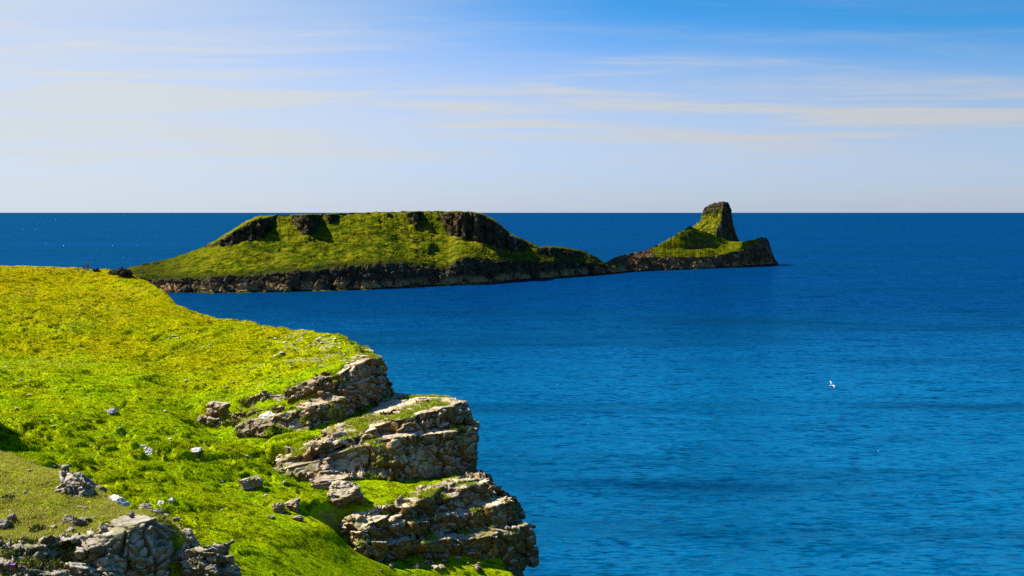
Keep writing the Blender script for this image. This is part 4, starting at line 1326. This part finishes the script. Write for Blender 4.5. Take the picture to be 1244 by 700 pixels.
def twigs(p, label):
    rng = np.random.default_rng(12)
    V = []; F = []
    def stick(a, b, w):
        k = len(V)
        for (q, s) in ((a, 1.0), (b, 0.5)):
            for t in range(4):
                an = t * math.pi / 2
                V.append(q + np.array([math.cos(an) * w * s, math.sin(an) * w * s, 0]))
        for t in range(4):
            F.append((k + t, k + (t + 1) % 4, k + 4 + (t + 1) % 4, k + 4 + t))
    for k in range(7):
        b = p + np.array([rng.uniform(-0.4, 0.25), rng.uniform(-0.2, 0.2), -0.05])
        e = b + np.array([rng.uniform(-0.25, 0.3), rng.uniform(-0.2, 0.2), rng.uniform(0.3, 0.75)])
        stick(b, e, 0.035)
        for j in range(2):
            f = rng.uniform(0.4, 0.8); s = b * (1 - f) + e * f
            stick(s, s + np.array([rng.uniform(-0.25, 0.25), rng.uniform(-0.1, 0.1), rng.uniform(0.1, 0.25)]), 0.022)
    o = mesh_np('bare_shrub', V, F, M_TWIG)
    tag(o, label, 'shrub')
twigs(hit(107, 329), 'bare brown twiggy shrub sticking up on the turf skyline')

sb = [(32, 662, .20, .13), (52, 672, .22, .15), (70, 668, .20, .14), (84, 678, .20, .16), (62, 690, .22, .16), (98, 662, .16, .12), (30, 690, .20, .15), (86, 695, .18, .15), (12, 678, .18, .13), (152, 652, .16, .09), (128, 640, .15, .07), (10, 606, .16, .07), (46, 645, .17, .10)]
for i, (u, v, r, h) in enumerate(sb):
    bush('scrub_bush', hit(u, v), r, h, M_SCRUB, 'low olive scrub clump among the grey rubble of the near hillock', 'scrub clumps in the rubble', 30 + i, 800, 0.028)


def flower(u, v, mat, label, group, h=0.12, r=0.035):
    p = hit(u, v)
    root = empty('flower', tuple(p)); tag(root, label, 'flower', group)
    w = 0.004
    mesh_np('stem', [p + np.array([-w, 0, 0]), p + np.array([w, 0, 0]), p + np.array([0, w, 0]), p + np.array([0.01, 0, h])], [(0, 1, 3), (1, 2, 3), (2, 0, 3)], M_SCRUB, root)
    V = []; F = []
    c = p + np.array([0.01, 0, h])
    for k in range(9):
        a = k * 2 * math.pi / 9; b0 = len(V)
        t = np.array([math.cos(a), math.sin(a), 0.35])
        s = np.array([-math.sin(a), math.cos(a), 0])
        V += [c, c + t * r * 0.6 + s * r * 0.3, c + t * r, c + t * r * 0.6 - s * r * 0.3]
        F.append((b0, b0 + 1, b0 + 2, b0 + 3))
    mesh_np('petals', V, F, mat, root)
flower(15, 698, M_PURPLE, 'purple flower at the lower left corner of the picture', None, 0.16, 0.06)
flower(27, 699, M_PURPLE, 'paler purple flower right of the bright one in the corner', None, 0.14, 0.04)
flower(107, 616, M_YELLOW, 'yellow flower in the hollow by the pointed rock', None, 0.1, 0.035)
flower(25, 587, M_YELLOW, 'yellow flower alone on the open short turf', None, 0.06, 0.025)
flower(29, 595, M_YELLOW, 'yellow flower beside small grey stones on the turf', None, 0.06, 0.025)


# ------------------------------------------------------------------ gulls
M_GULL = flat_material('white_feathers', (0.80, 0.80, 0.80), 0.7)


def gull(p, span, label, raised, yaw, bank, cat='gull'):
    V = []; F = []
    # body: rings along y, beak to tail
    prof = [(0.46, 0.004, 0.0), (0.40, 0.012, 0.0), (0.37, 0.038, 0.012), (0.31, 0.048, 0.015), (0.25, 0.046, 0.005), (0.14, 0.075, 0.0), (0.0, 0.085, -0.005), (-0.14, 0.066, 0.0), (-0.25, 0.040, 0.008), (-0.40, 0.012, 0.010)]
    ns = 12
    for (y, r, z) in prof:
        tail = 2.4 if y < -0.3 else 1.0
        for k in range(ns):
            a = 2 * math.pi * k / ns
            V.append((math.cos(a) * r * (1.1 if y > -0.3 else 5.0), y, z + math.sin(a) * r * (0.95 if y > -0.3 else 0.5)))
    for i in range(len(prof) - 1):
        for k in range(ns):
            F.append((i * ns + k, i * ns + (k + 1) % ns, (i + 1) * ns + (k + 1) % ns, (i + 1) * ns + k))
    # wings: lofted sections (x, leading y, trailing y, z, thickness)
    secs = [(0.03, 0.17, -0.10, 0.03, 0.03), (0.20, 0.22, -0.07, 0.03 + 0.13 * raised, 0.022), (0.38, 0.20, -0.03, 0.03 + 0.20 * raised, 0.014), (0.56, 0.08, -0.06, 0.03 + 0.20 * raised, 0.008), (0.70, -0.08, -0.13, 0.03 + 0.15 * raised, 0.003)]
    for sgn in (-1, 1):
        b = len(V)
        for (x, yl, yt, z, th) in secs:
            m = (yl * 0.65 + yt * 0.35)
            V += [(sgn * x, yl, z), (sgn * x, m, z + th), (sgn * x, yt, z), (sgn * x, m, z - th * 0.5)]
        for i in range(len(secs) - 1):
            for k in range(4):
                q = (b + i * 4 + k, b + i * 4 + (k + 1) % 4, b + (i + 1) * 4 + (k + 1) % 4, b + (i + 1) * 4 + k)
                F.append(q if sgn > 0 else q[::-1])
        e = b + (len(secs) - 1) * 4
        F.append((e, e + 1, e + 2, e + 3))
    Va = np.array(V) * (span / 1.4)
    o = mesh_np('gull', Va, F, M_GULL, smooth=True)
    o.location = tuple(p); o.rotation_euler = (math.radians(12), bank, yaw)
    tag(o, label, cat)
    return o


gull(P(1010.5, 468, 185), 1.4, 'white gull gliding low over the blue sea with wings spread', 0.9, math.radians(-62), math.radians(38))
gull(P(1067, 548, 270), 0.55, 'tiny white seabird speck low over the water, below the gull', 0.2, math.radians(80), 0.0, 'seabird')
